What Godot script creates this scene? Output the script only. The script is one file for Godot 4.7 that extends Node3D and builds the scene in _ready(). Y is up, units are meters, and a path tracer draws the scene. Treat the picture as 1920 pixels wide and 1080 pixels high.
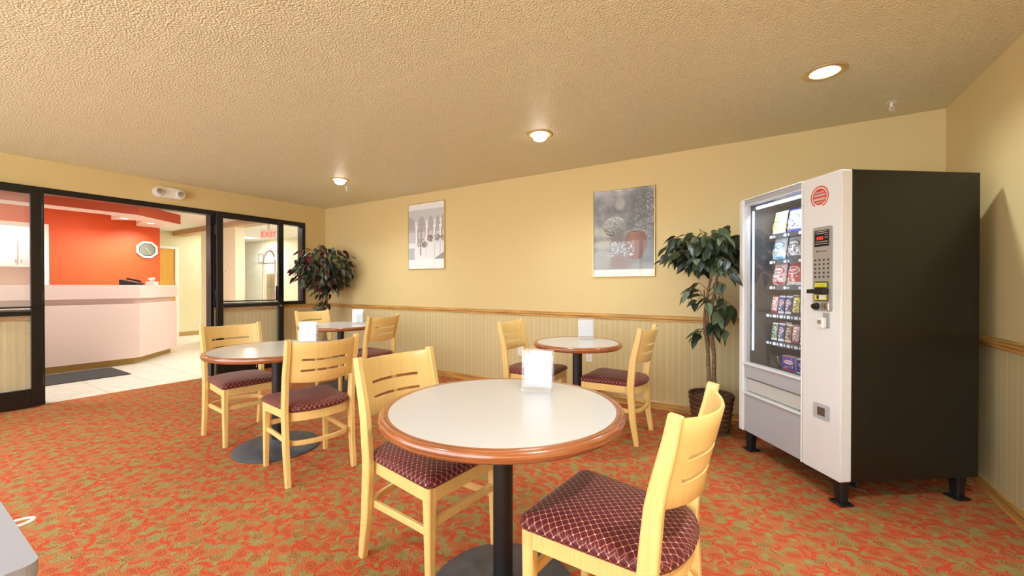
extends Node3D
# Breakfast room beside a lobby. x runs along the back wall, z towards the viewer, y up, metres.
const W := 7.217
const H := 2.44
const FRONT := 5.9
var M := {}
var taken := {}
var rng := RandomNumberGenerator.new()

# ------------------------------------------------------------------ helpers
func numbered(called: String) -> String:
	var n: int = taken.get(called, 0)
	taken[called] = n + 1
	return called if n == 0 else "%s_%03d" % [called, n]

func tag(o: Node, label := "", category := "", group := "", kind := ""):
	if label: o.set_meta("label", label)
	if category: o.set_meta("category", category)
	if group: o.set_meta("group", group)
	if kind: o.set_meta("kind", kind)
	return o

func thing(called: String, label: String, category: String, at := Vector3.ZERO, turn := 0.0, group := "") -> Node3D:
	var o := Node3D.new()
	o.name = numbered(called)
	add_child(o)
	o.position = at
	o.rotation.y = turn
	return tag(o, label, category, group)

func mb() -> SurfaceTool:
	var st := SurfaceTool.new()
	st.begin(Mesh.PRIMITIVE_TRIANGLES)
	st.set_smooth_group(-1)
	return st

func obj(called: String, st: SurfaceTool, m: Material, parent: Node = null) -> MeshInstance3D:
	st.generate_normals()
	return obm(called, st.commit(), m, parent)

func obm(called: String, mesh: Mesh, m: Material, parent: Node = null) -> MeshInstance3D:
	var o := MeshInstance3D.new()
	o.mesh = mesh
	o.material_override = m
	if parent == null:
		o.name = numbered(called)
		add_child(o, true)
	else:
		o.name = called
		parent.add_child(o, true)
	return o

func struct(called: String, st: SurfaceTool, m: Material, label := "", category := "") -> MeshInstance3D:
	var o := obj(called, st, m)
	tag(o, label, category, "", "structure")
	return o

func snode(called: String, label: String, category: String, at := Vector3.ZERO) -> Node3D:
	var o := thing(called, label, category, at)
	o.set_meta("kind", "structure")
	return o

func dup(o: Node3D, at: Vector3, turn: float, label := "") -> Node3D:
	var c: Node3D = o.duplicate()
	c.name = numbered(String(o.name))
	add_child(c)
	c.position = at
	c.rotation.y = turn
	if label: c.set_meta("label", label)
	return c

func mesh_of(st: SurfaceTool) -> ArrayMesh:
	st.generate_normals()
	return st.commit()

func face(st: SurfaceTool, pts: Array, ref: Vector3, uvs: Array = []):
	var c := Vector3.ZERO
	for q in pts: c += q
	c /= pts.size()
	var n: Vector3 = (pts[2] - pts[0]).cross(pts[1] - pts[0]) if pts.size() == 3 else (pts[2] - pts[0]).cross(pts[1] - pts[3])
	# a clockwise face seen from its front has this normal pointing to the viewer
	var flip: bool = n.dot(c - ref) < 0.0
	for k in range(1, pts.size() - 1):
		var order := [0, k + 1, k] if flip else [0, k, k + 1]
		for i in order:
			st.set_uv(uvs[i] if uvs.size() else Vector2.ZERO)
			st.add_vertex(pts[i])

func box(st: SurfaceTool, c: Vector3, s: Vector3, b := 0.0, t := Transform3D.IDENTITY):
	st.set_smooth_group(-1)
	var h := s / 2.0
	var ref: Vector3 = t * c
	if b <= 0.0:
		for ax in 3:
			for sg in [-1.0, 1.0]:
				var pts := []
				for q in [[-1, -1], [1, -1], [1, 1], [-1, 1]]:
					var v := Vector3.ZERO
					v[ax] = h[ax] * sg
					v[(ax + 1) % 3] = h[(ax + 1) % 3] * q[0]
					v[(ax + 2) % 3] = h[(ax + 2) % 3] * q[1]
					pts.append(t * (c + v))
				face(st, pts, ref)
		return
	b = minf(b, minf(h.x, minf(h.y, h.z)) * 0.98)
	var cv := func(ax: int, sg: Vector3) -> Vector3:
		var v := Vector3(sg.x * (h.x - b), sg.y * (h.y - b), sg.z * (h.z - b))
		v[ax] = sg[ax] * h[ax]
		return t * (c + v)
	for ax in 3:
		var a1 := (ax + 1) % 3
		var a2 := (ax + 2) % 3
		for sg in [-1.0, 1.0]:
			var pts := []
			for q in [[-1.0, -1.0], [1.0, -1.0], [1.0, 1.0], [-1.0, 1.0]]:
				var s3 := Vector3.ZERO
				s3[ax] = sg
				s3[a1] = q[0]
				s3[a2] = q[1]
				pts.append(cv.call(ax, s3))
			face(st, pts, ref)
		for p in [-1.0, 1.0]:
			for q in [-1.0, 1.0]:
				var lo := Vector3.ZERO
				lo[a1] = p
				lo[a2] = q
				lo[ax] = -1.0
				var hi := lo
				hi[ax] = 1.0
				face(st, [cv.call(a1, lo), cv.call(a1, hi), cv.call(a2, hi), cv.call(a2, lo)], ref)
	for x in [-1.0, 1.0]:
		for y in [-1.0, 1.0]:
			for z in [-1.0, 1.0]:
				var s3 := Vector3(x, y, z)
				face(st, [cv.call(0, s3), cv.call(1, s3), cv.call(2, s3)], ref)

func bx(st: SurfaceTool, lo: Vector3, hi: Vector3, b := 0.0, t := Transform3D.IDENTITY):
	box(st, (lo + hi) / 2.0, (hi - lo).abs(), b, t)

# profile from bottom centre out, up and back in: (radius, height)
func lathe(st: SurfaceTool, prof: Array, segs := 32, smooth := true, t := Transform3D.IDENTITY, creases: Array = []):
	var grp := 1
	var along := 0.0
	for i in prof.size() - 1:
		var a: Vector2 = prof[i]
		var b: Vector2 = prof[i + 1]
		if i in creases: grp += 1
		st.set_smooth_group(grp if smooth else -1)
		var l := a.distance_to(b)
		var n2 := Vector2(b.y - a.y, a.x - b.x).normalized()
		for k in segs:
			var t0 := TAU * k / segs
			var t1 := TAU * (k + 1) / segs
			var d0 := Vector3(cos(t0), 0, sin(t0))
			var d1 := Vector3(cos(t1), 0, sin(t1))
			var p := [t * (d0 * a.x + Vector3.UP * a.y), t * (d1 * a.x + Vector3.UP * a.y), t * (d1 * b.x + Vector3.UP * b.y), t * (d0 * b.x + Vector3.UP * b.y)]
			var u := [Vector2(t0 / TAU, along), Vector2(t1 / TAU, along), Vector2(t1 / TAU, along + l), Vector2(t0 / TAU, along + l)]
			var mid := (d0 + d1).normalized()
			var cen: Vector3 = (p[0] + p[1] + p[2] + p[3]) / 4.0
			var ref: Vector3 = cen - t.basis * (mid * n2.x + Vector3.UP * n2.y) * 0.01
			if a.x < 1e-6: face(st, [p[0], p[2], p[3]], ref, [u[0], u[2], u[3]])
			elif b.x < 1e-6: face(st, [p[0], p[1], p[2]], ref, [u[0], u[1], u[2]])
			else: face(st, p, ref, u)
		along += l
	st.set_smooth_group(-1)

func frames(pts: Array) -> Array:
	var out := []
	var nrm := Vector3.ZERO
	for i in pts.size():
		var d: Vector3 = (pts[mini(i + 1, pts.size() - 1)] - pts[maxi(i - 1, 0)]).normalized()
		if i == 0:
			nrm = d.cross(Vector3.UP if absf(d.y) < 0.9 else Vector3.RIGHT).normalized()
		else:
			nrm = (nrm - d * nrm.dot(d)).normalized()
		out.append([nrm, d.cross(nrm)])
	return out

func tube(st: SurfaceTool, pts: Array, radius, segs := 8, caps := true):
	var fr := frames(pts)
	var rings := []
	for i in pts.size():
		var r: float = radius[i] if radius is Array else radius
		var ring := []
		for k in segs:
			var a := TAU * k / segs
			ring.append(pts[i] + (fr[i][0] * cos(a) + fr[i][1] * sin(a)) * r)
		rings.append(ring)
	st.set_smooth_group(1)
	for i in pts.size() - 1:
		for k in segs:
			var k2 := (k + 1) % segs
			face(st, [rings[i][k], rings[i][k2], rings[i + 1][k2], rings[i + 1][k]], (pts[i] + pts[i + 1]) / 2.0)
	st.set_smooth_group(-1)
	if caps:
		face(st, rings[0], pts[1])
		face(st, rings[-1], pts[-2])

# rectangular bar along a path: wd across (given side direction), ht along the other
func bar(st: SurfaceTool, pts: Array, side: Vector3, wd, ht, sm := -1):
	var rings := []
	for i in pts.size():
		var d: Vector3 = (pts[mini(i + 1, pts.size() - 1)] - pts[maxi(i - 1, 0)]).normalized()
		var up := d.cross(side).normalized()
		var sd := up.cross(d).normalized()
		var w: float = (wd[i] if wd is Array else wd) / 2.0
		var h: float = (ht[i] if ht is Array else ht) / 2.0
		var c := minf(w, h) * 0.28
		var ring := []
		for q in [[-w + c, -h], [w - c, -h], [w, -h + c], [w, h - c], [w - c, h], [-w + c, h], [-w, h - c], [-w, -h + c]]:
			ring.append(pts[i] + sd * q[0] + up * q[1])
		rings.append(ring)
	for i in pts.size() - 1:
		for k in 8:
			var k2 := (k + 1) % 8
			st.set_smooth_group(-1 if sm < 0 else sm + k)
			face(st, [rings[i][k], rings[i][k2], rings[i + 1][k2], rings[i + 1][k]], (pts[i] + pts[i + 1]) / 2.0)
	st.set_smooth_group(-1)
	face(st, rings[0], pts[1])
	face(st, rings[-1], pts[-2])

# polygon in the local xy plane pushed out along z from z0 to z1
func prism(st: SurfaceTool, poly: PackedVector2Array, z0: float, z1: float, t := Transform3D.IDENTITY, smooth_side := false):
	var tri := Geometry2D.triangulate_polygon(poly)
	st.set_smooth_group(-1)
	for z in [z0, z1]:
		for k in range(0, tri.size(), 3):
			var p := []
			for j in 3: p.append(t * Vector3(poly[tri[k + j]].x, poly[tri[k + j]].y, z))
			var back: Vector3 = (p[0] + p[1] + p[2]) / 3.0 + t.basis.z * ((z1 - z0) * (0.5 if z == z0 else -0.5))
			face(st, p, back)
	var ccw := not Geometry2D.is_polygon_clockwise(poly)
	if smooth_side: st.set_smooth_group(7)
	for i in poly.size():
		var a := poly[i]
		var b := poly[(i + 1) % poly.size()]
		var n := Vector2(b.y - a.y, a.x - b.x).normalized() * (1.0 if ccw else -1.0)
		var p := [t * Vector3(a.x, a.y, z0), t * Vector3(b.x, b.y, z0), t * Vector3(b.x, b.y, z1), t * Vector3(a.x, a.y, z1)]
		var cen: Vector3 = (p[0] + p[1] + p[2] + p[3]) / 4.0
		face(st, p, cen - t.basis * Vector3(n.x, n.y, 0) * 0.01)
	st.set_smooth_group(-1)

func rrect(w: float, h: float, r: float, n := 5) -> PackedVector2Array:
	var out := PackedVector2Array()
	for c in [[w / 2 - r, h / 2 - r, 0.0], [-w / 2 + r, h / 2 - r, PI / 2], [-w / 2 + r, -h / 2 + r, PI], [w / 2 - r, -h / 2 + r, PI * 1.5]]:
		for k in n + 1:
			var a: float = c[2] + PI / 2 * k / n
			out.append(Vector2(c[0] + cos(a) * r, c[1] + sin(a) * r))
	return out

func ring_frame(st: SurfaceTool, w: float, h: float, bd: float, z0: float, z1: float, t := Transform3D.IDENTITY, bev := 0.002):
	bx(st, Vector3(-w / 2, -h / 2, z0), Vector3(-w / 2 + bd, h / 2, z1), bev, t)
	bx(st, Vector3(w / 2 - bd, -h / 2, z0), Vector3(w / 2, h / 2, z1), bev, t)
	bx(st, Vector3(-w / 2 + bd, h / 2 - bd, z0), Vector3(w / 2 - bd, h / 2, z1), bev, t)
	bx(st, Vector3(-w / 2 + bd, -h / 2, z0), Vector3(w / 2 - bd, -h / 2 + bd, z1), bev, t)

# flat print: a quad in the local xy plane facing +z with texture coordinates 0..1
func print_quad(st: SurfaceTool, w: float, h: float, z: float, t := Transform3D.IDENTITY):
	face(st, [t * Vector3(-w / 2, h / 2, z), t * Vector3(w / 2, h / 2, z), t * Vector3(w / 2, -h / 2, z), t * Vector3(-w / 2, -h / 2, z)], t * Vector3(0, 0, z - 0.1), [Vector2(0, 0), Vector2(1, 0), Vector2(1, 1), Vector2(0, 1)])

func srgb(r: float, g: float, b: float) -> Color:
	return Color(r / 255.0, g / 255.0, b / 255.0)

func mat(called: String, c: Color, rough := 0.6, metal := 0.0, spec := 0.5) -> StandardMaterial3D:
	var m := StandardMaterial3D.new()
	m.resource_name = called
	m.albedo_color = c
	m.roughness = rough
	m.metallic = metal
	m.metallic_specular = spec
	M[called] = m
	return m

func glass(called: String, c: Color, a: float) -> StandardMaterial3D:
	var m := mat(called, Color(c.r, c.g, c.b, a), 0.02)
	m.transparency = BaseMaterial3D.TRANSPARENCY_ALPHA
	return m

func glow(called: String, c: Color, e: float) -> StandardMaterial3D:
	var m := mat(called, c, 0.5)
	m.emission_enabled = true
	m.emission = c
	m.emission_energy_multiplier = e
	return m

func tri(m: StandardMaterial3D, s: Vector3, world := false):
	m.uv1_triplanar = true
	m.uv1_world_triplanar = world
	m.uv1_scale = s
	m.uv1_triplanar_sharpness = 4.0

func noise_tex(freq: float, kind: int, size := 512, oct := 3, seed_ := 1, ramp: Gradient = null) -> NoiseTexture2D:
	var n := FastNoiseLite.new()
	n.noise_type = kind
	n.frequency = freq
	n.fractal_octaves = oct
	n.seed = seed_
	var t := NoiseTexture2D.new()
	t.width = size
	t.height = size
	t.seamless = true
	t.noise = n
	if ramp: t.color_ramp = ramp
	return t

func tex(im: Image) -> ImageTexture:
	return ImageTexture.create_from_image(im)

# grain along the picture's vertical; values near 1 that tint the wood colour
func wood_image(w: int, h: int, seed_: int, depth: float, stretch := 14.0) -> ImageTexture:
	var n := FastNoiseLite.new()
	n.seed = seed_
	n.frequency = 0.05
	n.fractal_octaves = 4
	var im := Image.create_empty(w, h, false, Image.FORMAT_RGB8)
	for y in h:
		for x in w:
			var a := TAU * y / h
			# loop round the vertical so that the grain repeats without a seam
			var v := n.get_noise_3d(x * 1.6, cos(a) * h / stretch / 3.0, sin(a) * h / stretch / 3.0)
			var f := n.get_noise_3d(x * 7.0 + 300.0, cos(a) * h / stretch / 2.0, sin(a) * h / stretch / 2.0)
			var k := clampf(1.0 - depth * (0.5 - v * 0.9 - f * 0.5), 0.0, 1.0)
			im.set_pixel(x, y, Color(k, k * (0.97 + 0.03 * k), k * (0.9 + 0.1 * k)))
	return tex(im)

func stamp(buf: PackedFloat32Array, n: int, cx: float, cy: float, r: float, val: float):
	for y in range(int(floor(cy - r)), int(ceil(cy + r)) + 1):
		for x in range(int(floor(cx - r)), int(ceil(cx + r)) + 1):
			var d := sqrt((x - cx) * (x - cx) + (y - cy) * (y - cy))
			var k := clampf(r - d + 0.5, 0.0, 1.0) * val
			if k > 0.0:
				var i := posmod(y, n) * n + posmod(x, n)
				if k > buf[i]: buf[i] = k

func carpet_image(n: int) -> ImageTexture:
	# olive scrolls with pointed tails on rust red; thin spiral lines drawn over both
	var dark := PackedFloat32Array(); dark.resize(n * n)
	var pale := PackedFloat32Array(); pale.resize(n * n)
	var green := PackedFloat32Array(); green.resize(n * n)
	var red := PackedFloat32Array(); red.resize(n * n)
	var tan_ := PackedFloat32Array(); tan_.resize(n * n)
	var r := RandomNumberGenerator.new()
	r.seed = 11
	var cells := 8
	var cw := float(n) / cells
	for gy in cells:
		for gx in cells:
			var medal := (gx + gy * 2) % 3 != 0
			var c := Vector2((gx + 0.5 + (0.5 if gy % 2 else 0.0) + r.randf_range(-0.2, 0.2)) * cw, (gy + 0.5 + r.randf_range(-0.2, 0.2)) * cw)
			var hand := 1.0 if gy % 2 == 0 else -1.0
			var a0 := r.randf() * TAU
			if medal:
				# round red medallion with a tan halo
				for k in 12:
					var a := TAU * k / 12.0
					stamp(tan_, n, c.x + cos(a) * cw * 0.2, c.y + sin(a) * cw * 0.12, cw * 0.24, 0.9)
					stamp(red, n, c.x + cos(a) * cw * 0.15, c.y + sin(a) * cw * 0.07, cw * 0.17, 0.8)
			else:
				# tan comma on the olive ground
				for k in 40:
					var f := k / 40.0
					var a := a0 + hand * f * 3.4
					stamp(tan_, n, c.x + cos(a) * cw * (0.16 + 0.24 * f), c.y + sin(a) * cw * (0.16 + 0.24 * f), cw * 0.085 * (1.0 - 0.7 * f), 0.9)
			for k in 150:
				var f := k / 150.0
				var a := a0 + hand * 2.3 * TAU * f
				var rad := cw * 0.27 * (1.0 - 0.88 * f)
				var p := c + Vector2(cos(a) * 1.15, sin(a) * 0.8) * rad
				stamp(dark, n, p.x, p.y, cw * 0.020, 0.9 if not medal else 0.6)
				var q := c + Vector2(cos(a) * 1.15, sin(a) * 0.8) * (rad + cw * 0.05)
				stamp(pale, n, q.x, q.y, cw * 0.022, 0.8)
			# red S strokes with a tan edge, winding round the motif
			for q in 2:
				var al := a0 + q * 2.6
				var mid := c + Vector2(cos(al), sin(al)) * cw * 0.5
				var dirv := Vector2(cos(al + 1.4), sin(al + 1.4))
				for k in 40:
					var f := -1.0 + k / 20.0
					var p := mid + dirv * f * cw * 0.55 + dirv.orthogonal() * sin(f * PI) * cw * 0.16 * hand
					var wd := (1.0 - f * f) * cw
					stamp(tan_, n, p.x, p.y, wd * 0.17 + 1.0, 0.9)
					if q == 0: stamp(red, n, p.x, p.y, wd * 0.075 + 0.8, 0.9)
			# little olive fleck beside it
			stamp(green, n, c.x + cw * 0.5, c.y - cw * 0.22 * hand, cw * 0.1, 1.0)
			stamp(green, n, c.x + cw * 0.42, c.y - cw * 0.16 * hand, cw * 0.07, 1.0)
	var fine := FastNoiseLite.new(); fine.frequency = 0.35; fine.seed = 4
	var im := Image.create_empty(n, n, false, Image.FORMAT_RGB8)
	var c_base := srgb(154, 134, 82)
	var c_tan := srgb(184, 105, 63)
	var c_red := srgb(197, 75, 47)
	var c_green := srgb(154, 144, 88)
	var c_dark := srgb(116, 62, 36)
	var c_pale := srgb(186, 132, 86)
	for y in n:
		for x in n:
			# wavy edges, repeating with the tile
			var wx := x + int(6.0 * sin(TAU * (3.0 * y + x) / n) + 4.0 * sin(TAU * 9.0 * y / n + 1.0))
			var wy := y + int(6.0 * sin(TAU * (4.0 * x - y) / n + 2.0) + 4.0 * sin(TAU * 8.0 * x / n))
			var i := posmod(wy, n) * n + posmod(wx, n)
			var c := c_base.lerp(c_tan, tan_[i]).lerp(c_red, red[i]).lerp(c_green, green[i]).lerp(c_pale, pale[i] * 0.7).lerp(c_dark, dark[i] * 0.7)
			var g := 1.0 + 0.3 * fine.get_noise_2d(x, y)
			im.set_pixel(x, y, Color(c.r * g, c.g * g, c.b * g))
	return tex(im)

func seat_image() -> ImageTexture:
	var n := 192
	var im := Image.create_empty(n, n, false, Image.FORMAT_RGB8)
	var fine := FastNoiseLite.new(); fine.frequency = 0.4
	for y in n:
		for x in n:
			# four diamonds a side; wavy lines with a knot where they cross
			var u := (x + y) / float(n) * 4.0
			var v := (x - y) / float(n) * 4.0
			u += 0.025 * sin(v * TAU)
			v += 0.025 * sin((x + y) / float(n) * 4.0 * TAU)
			var du := absf(u - roundf(u))
			var dv := absf(v - roundf(v))
			var l := clampf((0.062 - minf(du, dv)) / 0.03, 0.0, 1.0) * 0.85
			var knot := clampf((0.15 - sqrt(du * du + dv * dv)) / 0.05, 0.0, 1.0)
			var odd := int(absf(roundf(u)) + absf(roundf(v))) % 2 == 0
			var g := 1.0 + 0.15 * fine.get_noise_2d(x, y)
			var c := Color(0.35 * g, 0.10 * g, 0.11 * g).lerp(srgb(200, 138, 112), l).lerp(srgb(232, 182, 132), knot * (1.0 if odd else 0.35))
			im.set_pixel(x, y, c)
	return tex(im)

func stripe_image() -> ImageTexture:
	var w := 128
	var im := Image.create_empty(w, 8, false, Image.FORMAT_RGB8)
	var seq := [[0, 26, 0.0], [26, 34, 1.0], [34, 50, 0.35], [50, 56, 1.0], [56, 84, 0.1], [84, 94, 0.9], [94, 108, 0.4], [108, 116, 1.0], [116, 128, 0.2]]
	for s in seq:
		var c := srgb(218, 198, 146).lerp(srgb(205, 184, 130), s[2])
		im.fill_rect(Rect2i(s[0], 0, s[1] - s[0], 8), c)
	return tex(im)

func disc(im: Image, cx: float, cy: float, rx: float, ry: float, c: Color, a := 1.0, soft := 0.0):
	for y in range(maxi(0, int(cy - ry) - 1), mini(im.get_height(), int(cy + ry) + 2)):
		for x in range(maxi(0, int(cx - rx) - 1), mini(im.get_width(), int(cx + rx) + 2)):
			var d := sqrt(pow((x - cx) / rx, 2) + pow((y - cy) / ry, 2))
			var k := (1.0 if d < 1.0 else 0.0) if soft <= 0.0 else clampf((1.0 - d) / soft, 0.0, 1.0)
			if k > 0.0: im.set_pixel(x, y, im.get_pixel(x, y).lerp(c, k * a))

# black and white print of an arcade with hanging flower baskets
func arcade_print() -> ImageTexture:
	var w := 200
	var h := 280
	var im := Image.create_empty(w, h, false, Image.FORMAT_RGB8)
	im.fill(srgb(246, 242, 240))
	var top := 26
	var bot := 240
	im.fill_rect(Rect2i(0, top, w, bot - top), srgb(238, 236, 236))
	for x in w:
		for y in range(top, top + 54 - int(x * 0.06)):
			im.set_pixel(x, y, srgb(205, 205, 207))
	var arches := [[8.0, 42.0], [74.0, 34.0], [126.0, 24.0], [164.0, 17.0], [192.0, 12.0]]
	for a in arches:
		disc(im, a[0], 112, a[1] * 0.72, 58, srgb(182, 174, 176))
		im.fill_rect(Rect2i(int(a[0] - a[1] * 0.72), 112, int(a[1] * 1.44), 30), srgb(190, 180, 184))
		im.fill_rect(Rect2i(int(maxf(0, a[0] - a[1] * 0.6)), 122, int(a[1] * 1.2), 60), srgb(212, 206, 210))
	for x in [46, 104, 146, 178]:
		im.fill_rect(Rect2i(x - 5, 100, 10, 70), srgb(250, 248, 246))
		im.fill_rect(Rect2i(x - 8, 96, 16, 6), srgb(255, 254, 252))
		im.fill_rect(Rect2i(x + 5, 110, 4, 52), srgb(120, 108, 108))
	im.fill_rect(Rect2i(70, 112, 4, 66), srgb(90, 78, 78))
	im.fill_rect(Rect2i(0, 168, w, bot - 168), srgb(240, 239, 240))
	im.fill_rect(Rect2i(0, 190, 34, bot - 190), srgb(188, 190, 194))
	var r := RandomNumberGenerator.new(); r.seed = 5
	for b in [[70.0, 168.0, 22.0], [92.0, 176.0, 14.0], [120.0, 150.0, 16.0], [160.0, 150.0, 14.0], [188.0, 150.0, 9.0]]:
		for k in 60:
			var q := Vector2(r.randf_range(-1, 1), r.randf_range(-0.8, 0.8))
			if q.length() > 1.0: continue
			var g := r.randf_range(70, 200)
			disc(im, b[0] + q.x * b[2], b[1] + q.y * b[2], 3, 3, srgb(g + 16, g, g - 8))
	im.fill_rect(Rect2i(66, 178, 6, 44), srgb(140, 122, 118))
	for x in [98, 146, 176]: im.fill_rect(Rect2i(x, 160, 3, 70), srgb(196, 196, 198))
	for k in 34:
		im.fill_rect(Rect2i(200 - k * 2, 210 + k, k * 2, 1), srgb(150, 150, 152))
	im.fill_rect(Rect2i(0, bot, w, h - bot), srgb(248, 246, 242))
	return tex(im)

# grey print of clay pots and flowers in a garden
func pots_print() -> ImageTexture:
	var w := 220
	var h := 310
	var im := Image.create_empty(w, h, false, Image.FORMAT_RGB8)
	var n := FastNoiseLite.new(); n.frequency = 0.02; n.fractal_octaves = 5; n.seed = 9
	for y in h:
		for x in w:
			var v := 0.5 + 0.5 * n.get_noise_2d(x, y)
			var g := 100.0 + 80.0 * v + (60.0 if y < 40 else 0.0) * (1.0 - y / 40.0) - 20.0 * x / w
			im.set_pixel(x, y, srgb(g, g, g + 4))
	var r := RandomNumberGenerator.new(); r.seed = 21
	disc(im, 178, 60, 54, 90, srgb(96, 98, 102), 0.7, 0.5)
	for k in 260: # pale foliage on the right and at the back
		disc(im, r.randf_range(150, 220), r.randf_range(20, 190), r.randf_range(1, 4), r.randf_range(1, 3), srgb(180, 184, 190), 0.55)
	disc(im, 100, 50, 22, 30, srgb(196, 190, 186), 0.7, 0.4)
	disc(im, 30, 150, 60, 30, srgb(214, 208, 190), 0.6, 0.6)
	disc(im, 40, 196, 56, 22, srgb(206, 196, 168), 0.7, 0.5)
	for k in 420: # round bush
		var q := Vector2.from_angle(r.randf() * TAU) * sqrt(r.randf())
		var g := 150.0 + 60.0 * (-q.y) + r.randf_range(-40, 40)
		disc(im, 78 + q.x * 42, 132 + q.y * 36, 3, 2, srgb(g, g, g - 4), 0.7)
	disc(im, 88, 180, 24, 22, srgb(134, 116, 110), 0.9, 0.2)
	# big clay pot
	for y in range(152, 250):
		var f := (y - 152) / 98.0
		var half := 26.0 + 18.0 * sin(PI * minf(1.0, f * 1.05)) - 8.0 * f
		for x in range(int(156 - half), int(156 + half)):
			var s := (x - 156) / half
			var c := srgb(160 - 26 * absf(s + 0.3), 112 - 26 * absf(s + 0.3), 98 - 22 * absf(s + 0.3))
			im.set_pixel(clampi(x, 0, w - 1), y, c)
	disc(im, 156, 152, 28, 5, srgb(188, 154, 140))
	disc(im, 156, 153, 22, 3, srgb(96, 84, 82))
	disc(im, 30, 250, 40, 46, srgb(186, 180, 168), 0.7, 0.3)
	for y in range(228, 284):
		for x in range(66, 132): im.set_pixel(x, y, im.get_pixel(x, y).lerp(srgb(150, 122, 112), 0.85))
	for k in 300: # flowers in the small pot
		var q := Vector2(r.randf_range(-1, 1), r.randf_range(-1, 1))
		var g := r.randf_range(110, 235)
		disc(im, 100 + q.x * 48, 214 + q.y * 26, 2.5, 2.5, srgb(g, g, g + 4), 0.85)
	disc(im, 180, 280, 70, 20, srgb(190, 188, 184), 0.5, 0.6)
	im.fill_rect(Rect2i(0, 287, w, h - 287), srgb(246, 242, 234))
	return tex(im)

func pack_print(seed_: int, a: Color, b: Color, c: Color) -> ImageTexture:
	var w := 64
	var h := 96
	var r := RandomNumberGenerator.new(); r.seed = seed_
	var im := Image.create_empty(w, h, false, Image.FORMAT_RGB8)
	im.fill(a)
	im.fill_rect(Rect2i(0, 0, w, 8), b)
	im.fill_rect(Rect2i(0, h - 12, w, 12), b)
	disc(im, 32, 38, 27, 17, b)
	disc(im, 32, 38, 23, 13, c)
	for k in 4: disc(im, 18 + k * 9.5, 38 + r.randf_range(-3, 3), 5, 4, b, 0.8)
	for k in 16: disc(im, r.randf_range(8, 56), r.randf_range(60, 82), r.randf_range(2, 6), r.randf_range(2, 5), [b, c, srgb(190, 140, 70)][k % 3])
	return tex(im)

func _ready():
	rng.seed = 3
	setup()
	materials()
	print("materials ", Time.get_ticks_msec())
	room()
	storefront()
	lobby()
	ceiling_fittings()
	print("setting ", Time.get_ticks_msec())
	dining()
	pictures()
	vending()
	plants()
	small_things()
	print("done ", Time.get_ticks_msec())

# ------------------------------------------------------------------ camera, sky, exposure
func setup():
	var cam := Camera3D.new()
	cam.name = "camera"
	cam.position = Vector3(6.1246, 1.1847, 4.0727)
	cam.rotation = Vector3(-0.00583, 0.554213, 0)
	cam.fov = 70.571
	cam.near = 0.05
	cam.far = 60.0
	cam.current = true
	add_child(cam)
	var we := WorldEnvironment.new()
	we.name = "environment"
	var e := Environment.new()
	e.background_mode = Environment.BG_SKY
	var sky := Sky.new()
	var sm := ProceduralSkyMaterial.new()
	sm.sky_top_color = srgb(200, 217, 240)
	sm.sky_horizon_color = srgb(234, 238, 242)
	sm.ground_horizon_color = srgb(216, 220, 222)
	sm.ground_bottom_color = srgb(204, 208, 210)
	sm.sun_angle_max = 0.0
	sky.sky_material = sm
	e.sky = sky
	e.background_energy_multiplier = 9.5
	e.tonemap_mode = Environment.TONE_MAPPER_LINEAR
	e.tonemap_exposure = 1.08
	e.sdfgi_enabled = true
	e.ssao_enabled = true
	e.ssil_enabled = true
	we.environment = e
	add_child(we)

func spot(at: Vector3, to: Vector3, energy: float, angle: float, c: Color, size := 0.05, blend := 1.0):
	var l := SpotLight3D.new()
	l.name = "lamp_spot"
	l.light_color = c
	l.light_energy = energy
	l.spot_angle = angle
	l.spot_angle_attenuation = blend
	l.spot_range = 14.0
	l.spot_attenuation = 2.0
	l.light_size = size
	l.shadow_enabled = true
	add_child(l, true)
	l.position = at
	l.basis = Basis.looking_at(to, Vector3.RIGHT if absf(to.normalized().y) > 0.95 else Vector3.UP)

func omni(at: Vector3, energy: float, c: Color, size := 0.05):
	var l := OmniLight3D.new()
	l.name = "lamp_omni"
	l.light_color = c
	l.light_energy = energy
	l.omni_range = 14.0
	l.omni_attenuation = 2.0
	l.light_size = size
	l.shadow_enabled = true
	add_child(l, true)
	l.position = at

func area(at: Vector3, to: Vector3, size: Vector2, energy: float, c: Color):
	var l := AreaLight3D.new()
	l.name = "lamp_area"
	l.light_color = c
	l.light_energy = energy
	l.area_size = size
	l.area_range = 14.0
	l.area_attenuation = 2.0
	l.area_normalize_energy = true
	l.shadow_enabled = true
	add_child(l, true)
	l.position = at
	l.basis = Basis.looking_at(to, Vector3.RIGHT if absf(to.normalized().y) > 0.95 else Vector3.UP)

const WARM := Color(0.91, 0.97, 1.0)

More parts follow.
